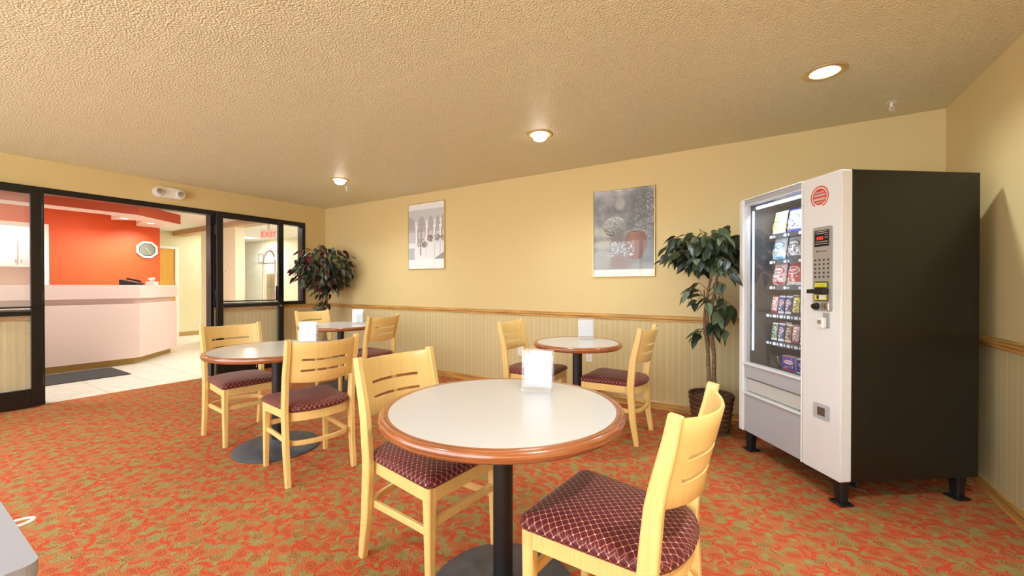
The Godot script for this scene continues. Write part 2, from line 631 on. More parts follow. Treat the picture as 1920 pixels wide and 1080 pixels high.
# ------------------------------------------------------------------ materials
func materials():
	var m := mat("wall_paint", srgb(223, 198, 140), 0.62)
	m = mat("striped_wallpaper", Color.WHITE, 0.6)
	m.albedo_texture = stripe_image()
	tri(m, Vector3(9.0, 1, 9.0), true)
	m = mat("popcorn_ceiling", srgb(232, 221, 184), 0.4)
	m.heightmap_enabled = true
	m.heightmap_texture = noise_tex(0.06, FastNoiseLite.TYPE_SIMPLEX_SMOOTH, 1024, 2, 8, grad(Color(0.2, 0.2, 0.2), Color.WHITE))
	m.heightmap_scale = 0.9
	m.uv1_scale = Vector3.ONE * 1.1
	m = mat("carpet", Color.WHITE, 0.95, 0.0, 0.2)
	m.albedo_texture = carpet_image(840)
	m.heightmap_enabled = true
	m.heightmap_texture = noise_tex(0.25, FastNoiseLite.TYPE_VALUE, 512, 2, 3)
	m.heightmap_scale = 0.3
	var maple := wood_image(128, 256, 1, 0.055)
	var oak := wood_image(128, 256, 2, 0.32)
	m = mat("maple", srgb(244, 206, 128), 0.34)
	m.albedo_texture = maple
	m.clearcoat_enabled = true
	m.clearcoat = 0.25
	m.clearcoat_roughness = 0.2
	tri(m, Vector3(8, 1.2, 8))
	m = mat("oak_trim", srgb(240, 182, 98), 0.35)
	m.albedo_texture = oak
	m.uv1_scale = Vector3(1, 1, 1)
	m = mat("oak_trim_x", srgb(226, 158, 74), 0.35)
	m.albedo_texture = wood_image(256, 128, 3, 0.45)
	m = mat("cherry_edge", srgb(184, 108, 62), 0.22)
	m.albedo_texture = wood_image(256, 256, 6, 0.3)
	m.clearcoat_enabled = true
	m.clearcoat = 0.6
	m.clearcoat_roughness = 0.12
	m.uv1_scale = Vector3(0.3, 60, 1)
	m = mat("laminate", srgb(208, 203, 197), 0.22)
	m.albedo_texture = noise_tex(0.3, FastNoiseLite.TYPE_VALUE, 256, 2, 12, grad(Color(0.96, 0.96, 0.96), Color.WHITE))
	tri(m, Vector3.ONE * 6)
	m = mat("seat_fabric", Color.WHITE, 0.5, 0.0, 0.35)
	m.albedo_texture = seat_image()
	m.rim_enabled = true
	m.rim = 0.15
	m.rim_tint = 0.4
	tri(m, Vector3.ONE * 9.0)
	m.uv1_triplanar_sharpness = 3.0
	mat("black_metal", srgb(24, 24, 25), 0.42)
	mat("base_metal", srgb(74, 76, 80), 0.5)
	mat("bronze_aluminium", srgb(26, 22, 20), 0.35, 0.2)
	mat("steel", srgb(200, 200, 200), 0.25, 1.0)
	mat("brass_frame", srgb(220, 196, 140), 0.3, 0.7)
	mat("white_plastic", srgb(240, 236, 226), 0.4)
	mat("paper", srgb(228, 228, 232), 0.7)
	glass("clear_glass", Color(0.9, 0.95, 0.93), 0.05)
	glass("print_glass", Color(0.9, 0.95, 0.93), 0.04).metallic_specular = 0.22
	glass("acrylic", Color(0.95, 0.95, 0.97), 0.12)
	mat("red_paint", srgb(222, 84, 32), 0.55)
	mat("fascia_paint", srgb(176, 66, 34), 0.6)
	mat("yellow_paint", srgb(226, 215, 178), 0.6)
	mat("cream_paint", srgb(248, 238, 206), 0.6)
	mat("white_paint", srgb(246, 242, 232), 0.6)
	mat("desk_laminate", srgb(228, 202, 196), 0.4)
	m = mat("toe_board", srgb(176, 140, 78), 0.5)
	m = mat("floor_tile", srgb(240, 234, 220), 0.3)
	m.albedo_texture = noise_tex(0.02, FastNoiseLite.TYPE_SIMPLEX, 256, 4, 15, grad(Color(0.93, 0.92, 0.9), Color.WHITE))
	tri(m, Vector3.ONE * 1.1, true)
	mat("grout", srgb(176, 164, 142), 0.9)
	m = mat("mat_fibre", srgb(84, 80, 80), 0.95)
	m.albedo_texture = noise_tex(0.4, FastNoiseLite.TYPE_VALUE, 256, 2, 16, grad(Color(0.7, 0.7, 0.7), Color.WHITE))
	tri(m, Vector3.ONE * 4, true)
	m = mat("door_wood", srgb(236, 174, 62), 0.4)
	m.albedo_texture = maple
	tri(m, Vector3(2, 0.5, 2), true)
	mat("chrome", srgb(210, 206, 196), 0.12, 1.0)
	m = mat("machine_white", srgb(226, 227, 225), 0.4)
	m = mat("machine_grey", srgb(176, 178, 182), 0.45)
	m = mat("machine_black", srgb(16, 15, 13), 0.36)
	m = mat("tray_black", srgb(22, 22, 24), 0.5)
	mat("inside_grey", srgb(70, 70, 72), 0.3, 0.3)
	mat("panel_grey", srgb(168, 164, 154), 0.45, 0.2)
	mat("label_yellow", srgb(232, 220, 60), 0.5)
	mat("dark_window", srgb(30, 24, 22), 0.25)
	mat("badge_red", srgb(214, 72, 50), 0.4)
	mat("badge_grey", srgb(190, 190, 188), 0.4)
	glass("machine_glass", Color(0.5, 0.52, 0.55), 0.1)
	glow("display_red", srgb(255, 40, 40), 1.5)
	m = mat("bark", srgb(190, 160, 122), 0.9)
	m.albedo_texture = noise_tex(0.05, FastNoiseLite.TYPE_CELLULAR, 256, 3, 22, grad(Color(0.4, 0.36, 0.32), Color.WHITE))
	tri(m, Vector3(9, 5, 9))
	for q in [["leaf_green", srgb(58, 74, 46)], ["leaf_dark", srgb(42, 52, 38)], ["leaf_grey", srgb(104, 118, 92)], ["leaf_burgundy", srgb(92, 30, 34)], ["leaf_olive", srgb(82, 84, 40)]]:
		m = mat(q[0], q[1], 0.38)
		m.backlight_enabled = true
		m.backlight = (q[1] as Color) * 0.35
	m = mat("wicker", srgb(112, 74, 42), 0.7)
	m = mat("wicker_dark", srgb(84, 54, 32), 0.7)
	m = mat("moss", srgb(104, 92, 58), 0.95)
	m.heightmap_enabled = true
	m.heightmap_texture = noise_tex(0.2, FastNoiseLite.TYPE_SIMPLEX, 256, 3, 31)
	m.heightmap_scale = 1.0
	tri(m, Vector3.ONE * 5)
	glow("lamp_glow", Color(1.0, 0.97, 0.92), 9.0)
	glow("lobby_lamp_glow", Color(1.0, 0.96, 0.88), 4.0)
	glow("tube_glow", Color(0.84, 0.91, 1.0), 2.0)
	glow("exit_glow", srgb(255, 70, 50), 1.2)

func grad(a: Color, b: Color) -> Gradient:
	var g := Gradient.new()
	g.set_color(0, a)
	g.set_color(1, b)
	return g

# moulding run along +x of length l: profile in (depth z, height y); texture runs along its length
func moulding(st: SurfaceTool, prof: Array, l: float, t: Transform3D):
	var along := 0.0
	var cen := Vector2.ZERO
	for q in prof: cen += q
	cen /= prof.size()
	for i in prof.size() - 1:
		var a: Vector2 = prof[i]
		var b: Vector2 = prof[i + 1]
		var d := a.distance_to(b)
		st.set_smooth_group(-1)
		face(st, [t * Vector3(0, a.y, a.x), t * Vector3(l, a.y, a.x), t * Vector3(l, b.y, b.x), t * Vector3(0, b.y, b.x)], t * Vector3(l / 2, cen.y, cen.x), [Vector2(along * 6, 0), Vector2(along * 6, l), Vector2((along + d) * 6, l), Vector2((along + d) * 6, 0)])
		along += d
	for x in [0.0, l]:
		var p := PackedVector2Array()
		for q in prof: p.append(Vector2(q.x, q.y))
		var tr := Geometry2D.triangulate_polygon(p)
		for k in range(0, tr.size(), 3):
			var f := []
			for j in 3: f.append(t * Vector3(x, p[tr[k + j]].y, p[tr[k + j]].x))
			face(st, f, t * Vector3(l / 2, cen.y, cen.x), [Vector2.ZERO, Vector2(0.1, 0), Vector2(0, 0.1)])

const RAIL := [Vector2(0, 0.842), Vector2(0.010, 0.842), Vector2(0.014, 0.850), Vector2(0.014, 0.858), Vector2(0.022, 0.866), Vector2(0.024, 0.874), Vector2(0.018, 0.880), Vector2(0.018, 0.886), Vector2(0.012, 0.894), Vector2(0.006, 0.898), Vector2(0, 0.898)]
const BASE := [Vector2(0, 0), Vector2(0.014, 0), Vector2(0.014, 0.055), Vector2(0.011, 0.066), Vector2(0.006, 0.072), Vector2(0, 0.072)]

func run(called: String, prof: Array, from: Vector3, to: Vector3, out: Vector3, label: String, category: String):
	var d := (to - from).normalized()
	var t := Transform3D(Basis(d, Vector3.UP, out), from)
	var st := mb()
	moulding(st, prof, from.distance_to(to), t)
	struct(called, st, M.oak_trim, label, category)

# ------------------------------------------------------------------ the room
# flat slab whose top and bottom carry texture coordinates in metres
func slab(st: SurfaceTool, x0: float, z0: float, x1: float, z1: float, y0: float, y1: float, k: float):
	st.set_smooth_group(-1)
	var c := Vector3((x0 + x1) / 2, (y0 + y1) / 2, (z0 + z1) / 2)
	var uv := [Vector2(x0, z0) * k, Vector2(x1, z0) * k, Vector2(x1, z1) * k, Vector2(x0, z1) * k]
	for y in [y0, y1]: face(st, [Vector3(x0, y, z0), Vector3(x1, y, z0), Vector3(x1, y, z1), Vector3(x0, y, z1)], c, uv)
	for e in [[0, 1], [1, 2], [2, 3], [3, 0]]:
		var p := [Vector3(x0, 0, z0), Vector3(x1, 0, z0), Vector3(x1, 0, z1), Vector3(x0, 0, z1)]
		var a: Vector3 = p[e[0]]
		var b: Vector3 = p[e[1]]
		face(st, [a + Vector3.UP * y0, b + Vector3.UP * y0, b + Vector3.UP * y1, a + Vector3.UP * y1], c, [uv[e[0]], uv[e[1]], uv[e[1]], uv[e[0]]])

func room():
	var st := mb()
	slab(st, 0, 0, W, FRONT, -0.06, 0.0, 1.0 / 0.78)
	struct("floor", st, M.carpet, "rust red carpet with olive green scroll pattern", "floor")
	# ceiling with holes for the recessed lamps
	# strips of ceiling between square holes that the lamps' trim rings cover
	st = mb()
	var hh := 0.074
	var rows := [[1.06, []], [3.4, []], [4.4, []]]
	for p in CANS:
		for q in rows:
			if absf(q[0] - p.y) < 0.1: q[1].append(p)
	var done_z := -0.12
	for q in rows:
		var zc: float = q[1][0].y
		slab(st, -0.12, done_z, W + 0.12, zc - 0.12, H, H + 0.02, 1.0)
		var xs: Array = q[1].map(func(v): return v.x)
		xs.sort()
		var x := -0.12
		for cx in xs:
			var cz := zc
			for p in q[1]:
				if p.x == cx: cz = p.y
			slab(st, x, zc - 0.12, cx - hh, zc + 0.12, H, H + 0.02, 1.0)
			slab(st, cx - hh, zc - 0.12, cx + hh, cz - hh, H, H + 0.02, 1.0)
			slab(st, cx - hh, cz + hh, cx + hh, zc + 0.12, H, H + 0.02, 1.0)
			x = cx + hh
		slab(st, x, zc - 0.12, W + 0.12, zc + 0.12, H, H + 0.02, 1.0)
		done_z = zc + 0.12
	slab(st, -0.12, done_z, W + 0.12, FRONT + 0.12, H, H + 0.02, 1.0)
	struct("ceiling", st, M.popcorn_ceiling, "cream popcorn textured ceiling of the dining room", "ceiling")
	st = mb()
	bx(st, Vector3(-0.12, H + 0.18, -0.12), Vector3(W + 0.12, H + 0.24, FRONT + 0.12))
	struct("ceiling", st, M.white_paint, "flat roof deck above the dining room ceiling", "roof")
	# back and right walls, wall behind the camera with its added window
	st = mb()
	bx(st, Vector3(-0.12, -0.06, -0.12), Vector3(W + 0.12, H + 0.2, 0))
	var o := struct("wall_back", st, M.wall_paint, "long mustard yellow wall with two framed prints", "wall")
	st = mb(); bx(st, Vector3(0, 0.0, 0), Vector3(W, 0.86, 0.003))
	tag(obj("dado_wallpaper", st, M.striped_wallpaper, o), "striped beige wallpaper below the chair rail")
	st = mb()
	bx(st, Vector3(W, -0.06, 0), Vector3(W + 0.12, H + 0.2, FRONT))
	o = struct("wall_right", st, M.wall_paint, "mustard yellow wall behind the vending machine", "wall")
	st = mb(); bx(st, Vector3(W - 0.003, 0, 0.003), Vector3(W, 0.86, FRONT))
	tag(obj("dado_wallpaper", st, M.striped_wallpaper, o), "striped beige wallpaper below the chair rail")
	var wx0 := 0.4
	var wx1 := 6.8
	st = mb()
	bx(st, Vector3(-0.12, -0.06, FRONT), Vector3(W + 0.12, 0.35, FRONT + 0.12))
	bx(st, Vector3(-0.12, 2.33, FRONT), Vector3(W + 0.12, H + 0.2, FRONT + 0.12))
	bx(st, Vector3(-0.12, 0.35, FRONT), Vector3(wx0, 2.33, FRONT + 0.12))
	bx(st, Vector3(wx1, 0.35, FRONT), Vector3(W + 0.12, 2.33, FRONT + 0.12))
	struct("wall_front", st, M.wall_paint, "mustard yellow wall with a wide added window for daylight", "wall")
	var win := snode("window_3", "added wide white framed window behind the camera that lights the ceiling", "window", Vector3((wx0 + wx1) / 2, 1.34, FRONT + 0.06))  # unseen window, added to brighten the ceiling and the room
	for k in 4:
		var x0 := -3.2 + k * 1.6
		st = mb(); ring_frame(st, 1.6, 1.98, 0.04, -0.03, 0.03, Transform3D(Basis(), Vector3(x0 + 0.8, 0, 0)))
		obj("window_frame", st, M.white_paint, win)
		st = mb(); bx(st, Vector3(x0 + 0.04, -0.95, -0.003), Vector3(x0 + 1.56, 0.95, 0.003))
		obj("pane", st, M.clear_glass, win)
	# left wall: band over the storefront, piers, sills
	st = mb()
	bx(st, Vector3(-0.12, 2.165, 0), Vector3(0, H + 0.2, FRONT))
	bx(st, Vector3(-0.12, -0.06, 0), Vector3(0, 2.165, 0.35))
	bx(st, Vector3(-0.12, -0.06, 0.35), Vector3(0, 0.898, 1.60))
	bx(st, Vector3(-0.12, -0.06, 3.09), Vector3(0, 0.898, 4.7))
	bx(st, Vector3(-0.12, -0.06, 4.7), Vector3(0, 2.165, FRONT))
	o = struct("wall_left", st, M.wall_paint, "mustard yellow wall above and beside the glazed lobby doors", "wall")
	for z in [[0.003, 1.598], [3.092, FRONT]]:
		st = mb(); bx(st, Vector3(0, 0, z[0]), Vector3(0.003, 0.86, z[1]))
		tag(obj("dado_wallpaper", st, M.striped_wallpaper, o), "striped beige wallpaper below the chair rail")
	# chair rails and skirting
	run("trim_1", RAIL, Vector3(0.024, 0, 0.003), Vector3(W - 0.024, 0, 0.003), Vector3.BACK, "oak chair rail along the wall with the prints", "chair rail")
	run("trim_2", RAIL, Vector3(W - 0.003, 0, 0.003), Vector3(W - 0.003, 0, FRONT), Vector3.LEFT, "oak chair rail behind the vending machine side", "chair rail")
	run("trim_3", RAIL, Vector3(0.003, 0, 1.598), Vector3(0.003, 0, 0.003), Vector3.RIGHT, "oak chair rail under the window beside the bushy corner plant", "chair rail")
	run("trim_4", RAIL, Vector3(0.003, 0, FRONT), Vector3(0.003, 0, 3.092), Vector3.RIGHT, "oak chair rail seen through the open door leaf opposite the desk", "chair rail")
	run("baseboard_back", BASE, Vector3(0.014, 0, 0.003), Vector3(W - 0.014, 0, 0.003), Vector3.BACK, "oak baseboard along the wall with the prints", "baseboard")
	run("baseboard_right", BASE, Vector3(W - 0.003, 0, 0.003), Vector3(W - 0.003, 0, FRONT), Vector3.LEFT, "oak baseboard beside the vending machine", "baseboard")
	run("baseboard_left", BASE, Vector3(0.003, 0, 1.598), Vector3(0.003, 0, 0.003), Vector3.RIGHT, "oak baseboard below the window next to the corner plant", "baseboard")
	run("baseboard_left", BASE, Vector3(0.003, 0, FRONT), Vector3(0.003, 0, 3.092), Vector3.RIGHT, "oak baseboard behind the open door leaf opposite the desk", "baseboard")

# ------------------------------------------------------------------ glazed aluminium storefront in the left wall
func door_leaf(called: String, label: String, z0: float, z1: float, free_low: bool):
	# the leaf stands open in front of the wall, from z0 to z1
	var d := snode(called, label, "door", Vector3(0.075, 0.012, (z0 + z1) / 2))
	var hw := (z1 - z0) / 2
	var sw := 0.075
	var th := 0.022
	var st: SurfaceTool
	for s in [-1.0, 1.0]:
		st = mb(); box(st, Vector3(0, 1.06, s * (hw - sw / 2)), Vector3(th * 2, 2.12, sw), 0.003); obj("stile", st, M.bronze_aluminium, d)
	st = mb(); box(st, Vector3(0, 2.09, 0), Vector3(th * 2, 0.06, hw * 2 - sw * 2), 0.003); obj("rail", st, M.bronze_aluminium, d)
	st = mb(); box(st, Vector3(0, 0.085, 0), Vector3(th * 2, 0.17, hw * 2 - sw * 2), 0.003); obj("rail", st, M.bronze_aluminium, d)
	st = mb(); box(st, Vector3(0, 0.905, 0), Vector3(th * 2, 0.045, hw * 2 - sw * 2), 0.003); obj("rail", st, M.bronze_aluminium, d)
	st = mb(); box(st, Vector3(0, 0.527, 0), Vector3(0.006, 0.714, hw * 2 - sw * 2)); obj("pane", st, M.clear_glass, d)
	st = mb(); box(st, Vector3(0, 1.494, 0), Vector3(0.006, 1.132, hw * 2 - sw * 2)); obj("pane", st, M.clear_glass, d)
	st = mb(); tube(st, [Vector3(0.06, 0.965, -hw + 0.04), Vector3(0.06, 0.965, hw - 0.04)], 0.008, 10)
	for s in [-1.0, 1.0]: tube(st, [Vector3(0.02, 0.965, s * (hw - 0.05)), Vector3(0.06, 0.965, s * (hw - 0.05))], 0.009, 8)
	tag(obj("push_bar", st, M.bronze_aluminium, d), "thin black push bar")
	var fz := -hw if free_low else hw
	var s2 := 1.0 if free_low else -1.0
	st = mb()
	var pts := []
	for k in 13:
		var a := PI * k / 12.0
		pts.append(Vector3(0.022 + 0.05 * pow(sin(a), 0.35), 1.07 - 0.085 * cos(a), fz + s2 * 0.11))
	tube(st, pts, 0.010, 8)
	box(st, Vector3(0.02, 1.07, fz + s2 * 0.1), Vector3(0.01, 0.2, 0.03), 0.002)
	tag(obj("pull_handle", st, M.bronze_aluminium, d), "black bow shaped pull handle")
	st = mb(); lathe(st, [Vector2(0, 0), Vector2(0.016, 0), Vector2(0.016, 0.01), Vector2(0.008, 0.013), Vector2(0, 0.013)], 16, false, Transform3D(Basis(Vector3.BACK, -PI / 2), Vector3(0.022, 0.88, fz + s2 * 0.045)))
	tag(obj("lock_cylinder", st, M.steel, d), "round steel lock cylinder")
	for y in [0.25, 1.06, 1.9]:
		st = mb(); tube(st, [Vector3(-0.012, y - 0.06, -fz), Vector3(-0.012, y + 0.06, -fz)], 0.009, 10); obj("hinge", st, M.bronze_aluminium, d)
	st = mb(); box(st, Vector3(0.03, 0.06, fz * 0.1), Vector3(0.016, 0.05, 0.016), 0.003); obj("floor_bolt", st, M.steel, d)

func storefront():
	var st := mb()
	var x0 := -0.115
	var x1 := 0.012
	bx(st, Vector3(x0, 2.105, 0.35), Vector3(x1, 2.165, 4.7), 0.003)
	bx(st, Vector3(x0, 0, 1.60), Vector3(x1, 2.105, 1.638), 0.003)
	bx(st, Vector3(x0, 0, 3.072), Vector3(x1, 2.105, 3.09), 0.003)
	struct("trim_5", st, M.bronze_aluminium, "dark bronze aluminium header and jambs of the lobby opening", "door frame")
	var specs := [["window_1", 0.35, 1.60, "dark framed window beside the bushy corner plant"], ["window_2", 3.09, 4.7, "dark framed window left of the lobby opening behind a door leaf"]]
	for q in specs:
		var w := snode(q[0], q[3], "window", Vector3(-0.05, 0.9, (q[1] + q[2]) / 2))
		var hw: float = (q[2] - q[1]) / 2
		st = mb()
		bx(st, Vector3(-0.065, 0, -hw), Vector3(0.062, 0.05, hw), 0.003)
		bx(st, Vector3(-0.065, 0.05, -hw), Vector3(0.062, 1.205, -hw + 0.05), 0.003)
		bx(st, Vector3(-0.065, 0.05, hw - 0.05), Vector3(0.062, 1.205, hw), 0.003)
		obj("window_frame", st, M.bronze_aluminium, w)
		st = mb(); bx(st, Vector3(-0.003, 0.05, -hw + 0.05), Vector3(0.003, 1.205, hw - 0.05)); obj("pane", st, M.clear_glass, w)
	door_leaf("door_1", "black framed glass door leaf with bow handle beside the corner plant", 0.735, 1.60, true)
	door_leaf("door_2", "black framed glass door leaf standing open on the reception desk's other side", 3.10, 3.99, false)

# ------------------------------------------------------------------ lobby
func lobby():
	var st := mb()
	bx(st, Vector3(-8.0, -0.06, -2.0), Vector3(0, -0.006, 6.0))
	var fl := struct("floor", st, M.grout, "cream tiled lobby floor with thin grey joints", "floor")
	var tile := 0.45
	st = mb(); box(st, Vector3(0, -0.006, 0), Vector3(tile - 0.005, 0.012, tile - 0.005), 0.0015)
	var tm := mesh_of(st)
	st = mb(); bx(st, Vector3(-0.1075, -0.012, -0.2225), Vector3(0.1075, 0.0, 0.2225), 0.0015)
	var tm_edge := mesh_of(st)
	for i in range(-1, 13):
		for j in range(-9, 5):
			var x := -0.22 - tile * (i + 0.5)
			var z := 2.146 + tile * (j + 0.5)
			if z < -1.9: continue
			var t := obm("tile", tm_edge if i == -1 else tm, M.floor_tile, fl)
			t.position = Vector3(-0.1095 if i == -1 else x, 0, z)
	st = mb(); bx(st, Vector3(-8.0, H, -2.1), Vector3(-0.12, H + 0.06, 6.0))
	struct("ceiling", st, M.white_paint, "flat white lobby ceiling beyond the glazed doors", "ceiling")
	# walls of the lobby
	st = mb()
	bx(st, Vector3(-3.75, 0, 1.016), Vector3(-3.63, H, 2.47))
	bx(st, Vector3(-3.75, 2.125, 2.47), Vector3(-3.63, H, 3.7))
	bx(st, Vector3(-3.75, 0, 2.47), Vector3(-3.63, 1.0, 3.7))
	bx(st, Vector3(-3.75, 0, 3.7), Vector3(-3.63, H, 6.0))
	struct("wall_reception", st, M.red_paint, "bright orange red wall behind the reception desk", "wall")
	st = mb()
	bx(st, Vector3(-3.77, 1.0, 2.43), Vector3(-3.61, 2.165, 2.485), 0.004)
	bx(st, Vector3(-3.77, 1.0, 3.685), Vector3(-3.61, 2.165, 3.74), 0.004)
	bx(st, Vector3(-3.77, 2.11, 2.485), Vector3(-3.61, 2.165, 3.685), 0.004)
	struct("trim_6", st, M.white_paint, "white casing round the office opening in the red wall", "window frame")
	st = mb()
	bx(st, Vector3(-5.62, 0, -0.9), Vector3(-5.5, H, 0.15))
	bx(st, Vector3(-5.62, 2.03, 0.15), Vector3(-5.5, H, 1.0))
	bx(st, Vector3(-5.62, 0, 1.0), Vector3(-5.5, H, 6.0))
	var o := struct("wall_hall", st, M.yellow_paint, "pale yellow hallway wall with a wooden door", "wall")
	st = mb(); bx(st, Vector3(-5.5, 0, -0.9), Vector3(-5.485, 0.1, 0.09), 0.003)
	obj("skirting", st, M.toe_board, o)
	var d := snode("door_3", "honey coloured wooden hallway door in white frame", "door", Vector3(-5.5, 0, 0.575))
	st = mb()
	bx(st, Vector3(-0.12, 0, -0.485), Vector3(0.02, 2.09, -0.42), 0.004)
	bx(st, Vector3(-0.12, 0, 0.42), Vector3(0.02, 2.09, 0.485), 0.004)
	bx(st, Vector3(-0.12, 2.03, -0.42), Vector3(0.02, 2.09, 0.42), 0.004)
	obj("door_frame", st, M.white_paint, d)
	st = mb(); bx(st, Vector3(-0.06, 0.005, -0.418), Vector3(-0.02, 2.028, 0.418), 0.002); obj("leaf", st, M.door_wood, d)
	st = mb(); lathe(st, [Vector2(0, 0), Vector2(0.026, 0), Vector2(0.01, 0.012), Vector2(0.01, 0.03), Vector2(0.026, 0.045), Vector2(0.02, 0.062), Vector2(0, 0.066)], 16, true, Transform3D(Basis(Vector3.BACK, -PI / 2), Vector3(-0.02, 0.98, -0.35)))
	obj("knob", st, M.steel, d)
	st = mb(); bx(st, Vector3(-4.1, 0, 0.0), Vector3(-2.62, H, 0.17))
	struct("wall_pier", st, M.cream_paint, "cream wall section between lobby and entry under a wood beam", "wall")
	st = mb()
	bx(st, Vector3(-5.5, 2.335, -0.02), Vector3(-0.12, H, 0.0), 0.003)
	bx(st, Vector3(-5.5, 2.335, 0.17), Vector3(-0.12, H, 0.195), 0.003)
	bx(st, Vector3(-5.5, 2.335, 0.0), Vector3(-4.1, H, 0.17))
	bx(st, Vector3(-2.62, 2.335, 0.0), Vector3(-0.12, H, 0.17))
	struct("trim_7", st, M.oak_trim_x, "honey wood trimmed beam across the lobby ceiling", "beam")
	st = mb(); bx(st, Vector3(-8.0, 0, -2.08), Vector3(-0.12, H, -1.96))
	struct("wall_entry", st, M.cream_paint, "bright cream wall of the entry behind the luggage cart", "wall")
	st = mb(); bx(st, Vector3(-8.06, 0, -2.08), Vector3(-7.94, H, 6.0))
	struct("wall_far", st, M.cream_paint, "cream wall closing the hallway end", "wall")
	st = mb(); bx(st, Vector3(-8.06, 0, 6.0), Vector3(0, H, 6.1))
	struct("wall_south", st, M.cream_paint, "cream lobby wall facing the entry", "wall")
	st = mb(); bx(st, Vector3(-0.12, 0, -2.08), Vector3(0.0, H, -0.12))
	struct("wall_east", st, M.cream_paint, "cream entry wall beside the dining room corner", "wall")
	# the office behind the opening: cupboards and ledge
	st = mb(); bx(st, Vector3(-5.5, 0, 1.016), Vector3(-3.75, H, 1.1))
	struct("wall_office", st, M.white_paint, "white side wall of the office", "wall")
	st = mb(); bx(st, Vector3(-5.02, 0, 1.1), Vector3(-4.9, H, 5.5))
	struct("wall_office", st, M.white_paint, "white back wall of the office behind the red wall", "wall")
	st = mb(); bx(st, Vector3(-3.8, 1.47, 2.49), Vector3(-3.5, 1.50, 3.68), 0.004)
	tag(obj("ledge", st, M.white_paint), "white shelf ledge across the office opening", "shelf")
	for k in 2:
		var c := thing("office_cupboard", "white office wall cupboard %s" % ["beside the white casing's edge", "further from the clock side"][k], "cupboard", Vector3(-4.9, 1.52, 2.62 + k * 0.62), 0.0, "white cupboards in the office")
		st = mb(); bx(st, Vector3(0.002, 0, -0.28), Vector3(0.33, 0.5, 0.28), 0.003); obj("body", st, M.white_paint, c)
		for s in [-1, 1]:
			st = mb(); box(st, Vector3(0.342, 0.25, s * 0.14), Vector3(0.018, 0.48, 0.268), 0.004)
			var dr := obj("cupboard_door", st, M.white_plastic, c)
			st = mb(); box(st, Vector3(0.358, 0.08, s * 0.03), Vector3(0.014, 0.06, 0.012), 0.003); obj("handle", st, M.steel, dr)
	desk()
	soffit()
	entry_things()
	# square panels added, mostly out of sight, to light the lobby; each has its light
	for p in [[-1.0, 3.6, 2.5, "before the reception desk"], [-1.1, 1.15, 2.5, "between the desk's angled end and the dining room"], [-1.0, -1.1, 6.0, "above the luggage cart"], [-4.9, -0.35, 0.3, "by the hallway door"], [-4.35, 3.0, 4.0, "in the office"], [-5.3, -1.25, 4.0, "in the entry beyond the wood beam"], [-3.0, 4.6, 2.5, "at the far end of the reception desk"]]:
		var t := thing("added_panel_light", "added square white light panel %s" % p[3], "ceiling light", Vector3(p[0], H, p[1]), 0.0, "added lobby ceiling panels")
		st = mb(); ring_frame(st, 0.5, 0.5, 0.02, 0, 0.012, Transform3D(Basis(Vector3.RIGHT, PI / 2), Vector3.ZERO)); obj("frame", st, M.white_plastic, t)
		st = mb(); box(st, Vector3(0, -0.004, 0), Vector3(0.46, 0.006, 0.46)); obj("diffuser", st, M.lobby_lamp_glow, t)
		area(Vector3(p[0], H - 0.014, p[1]), Vector3.DOWN, Vector2(0.44, 0.44), p[2], Color(0.95, 0.98, 1.0))

func offset_poly(p: Array, y0: float, y1: float, st: SurfaceTool):
	var poly := PackedVector2Array()
	for q in p: poly.append(Vector2(q[0], -q[1]))
	prism(st, poly, y0, y1, Transform3D(Basis(Vector3.RIGHT, -PI / 2), Vector3.ZERO))

func desk():
	var d := thing("reception_desk", "long mauve laminate reception desk with an angled end", "desk", Vector3(-2.5, 0, 2.6))
	var t := Vector2(2.5, -2.6)
	var shape := func(o: float, w: float) -> Array:
		# front line along x = -2.03, then an angled end; o pushes the face out, w is the depth
		var n := o * 0.42
		var pts := [[-2.03 + o, 4.9], [-2.03 + o, 1.84 - n], [-2.82 + o * 0.7, 1.13 - o * 0.72], [-2.82 - w * 0.45, 1.13 + w * 0.5], [-2.03 - w, 1.84 + w * 0.42], [-2.03 - w, 4.9]]
		var out := []
		for q in pts: out.append([q[0] + t.x, q[1] + t.y])
		return out
	var st := mb(); offset_poly(shape.call(0.0, 0.5), 0.001, 0.1, st); tag(obj("toe_kick", st, M.toe_board, d), "tan wooden toe kick")
	st = mb(); offset_poly(shape.call(0.1, 0.6), 0.1, 0.915, st); obj("body", st, M.desk_laminate, d)
	st = mb(); offset_poly(shape.call(0.02, 0.52), 0.915, 0.995, st); tag(obj("reveal_band", st, M.desk_laminate, d), "recessed band below the counter")
	st = mb(); offset_poly(shape.call(0.11, 0.45), 0.995, 1.195, st); obj("counter", st, M.desk_laminate, d)
	# mat in front of the desk
	st = mb(); bx(st, Vector3(-1.88, 0.001, 2.13), Vector3(-1.06, 0.011, 4.2), 0.004)
	tag(obj("floor_mat", st, M.mat_fibre), "dark grey entrance mat in front of the reception desk", "mat")

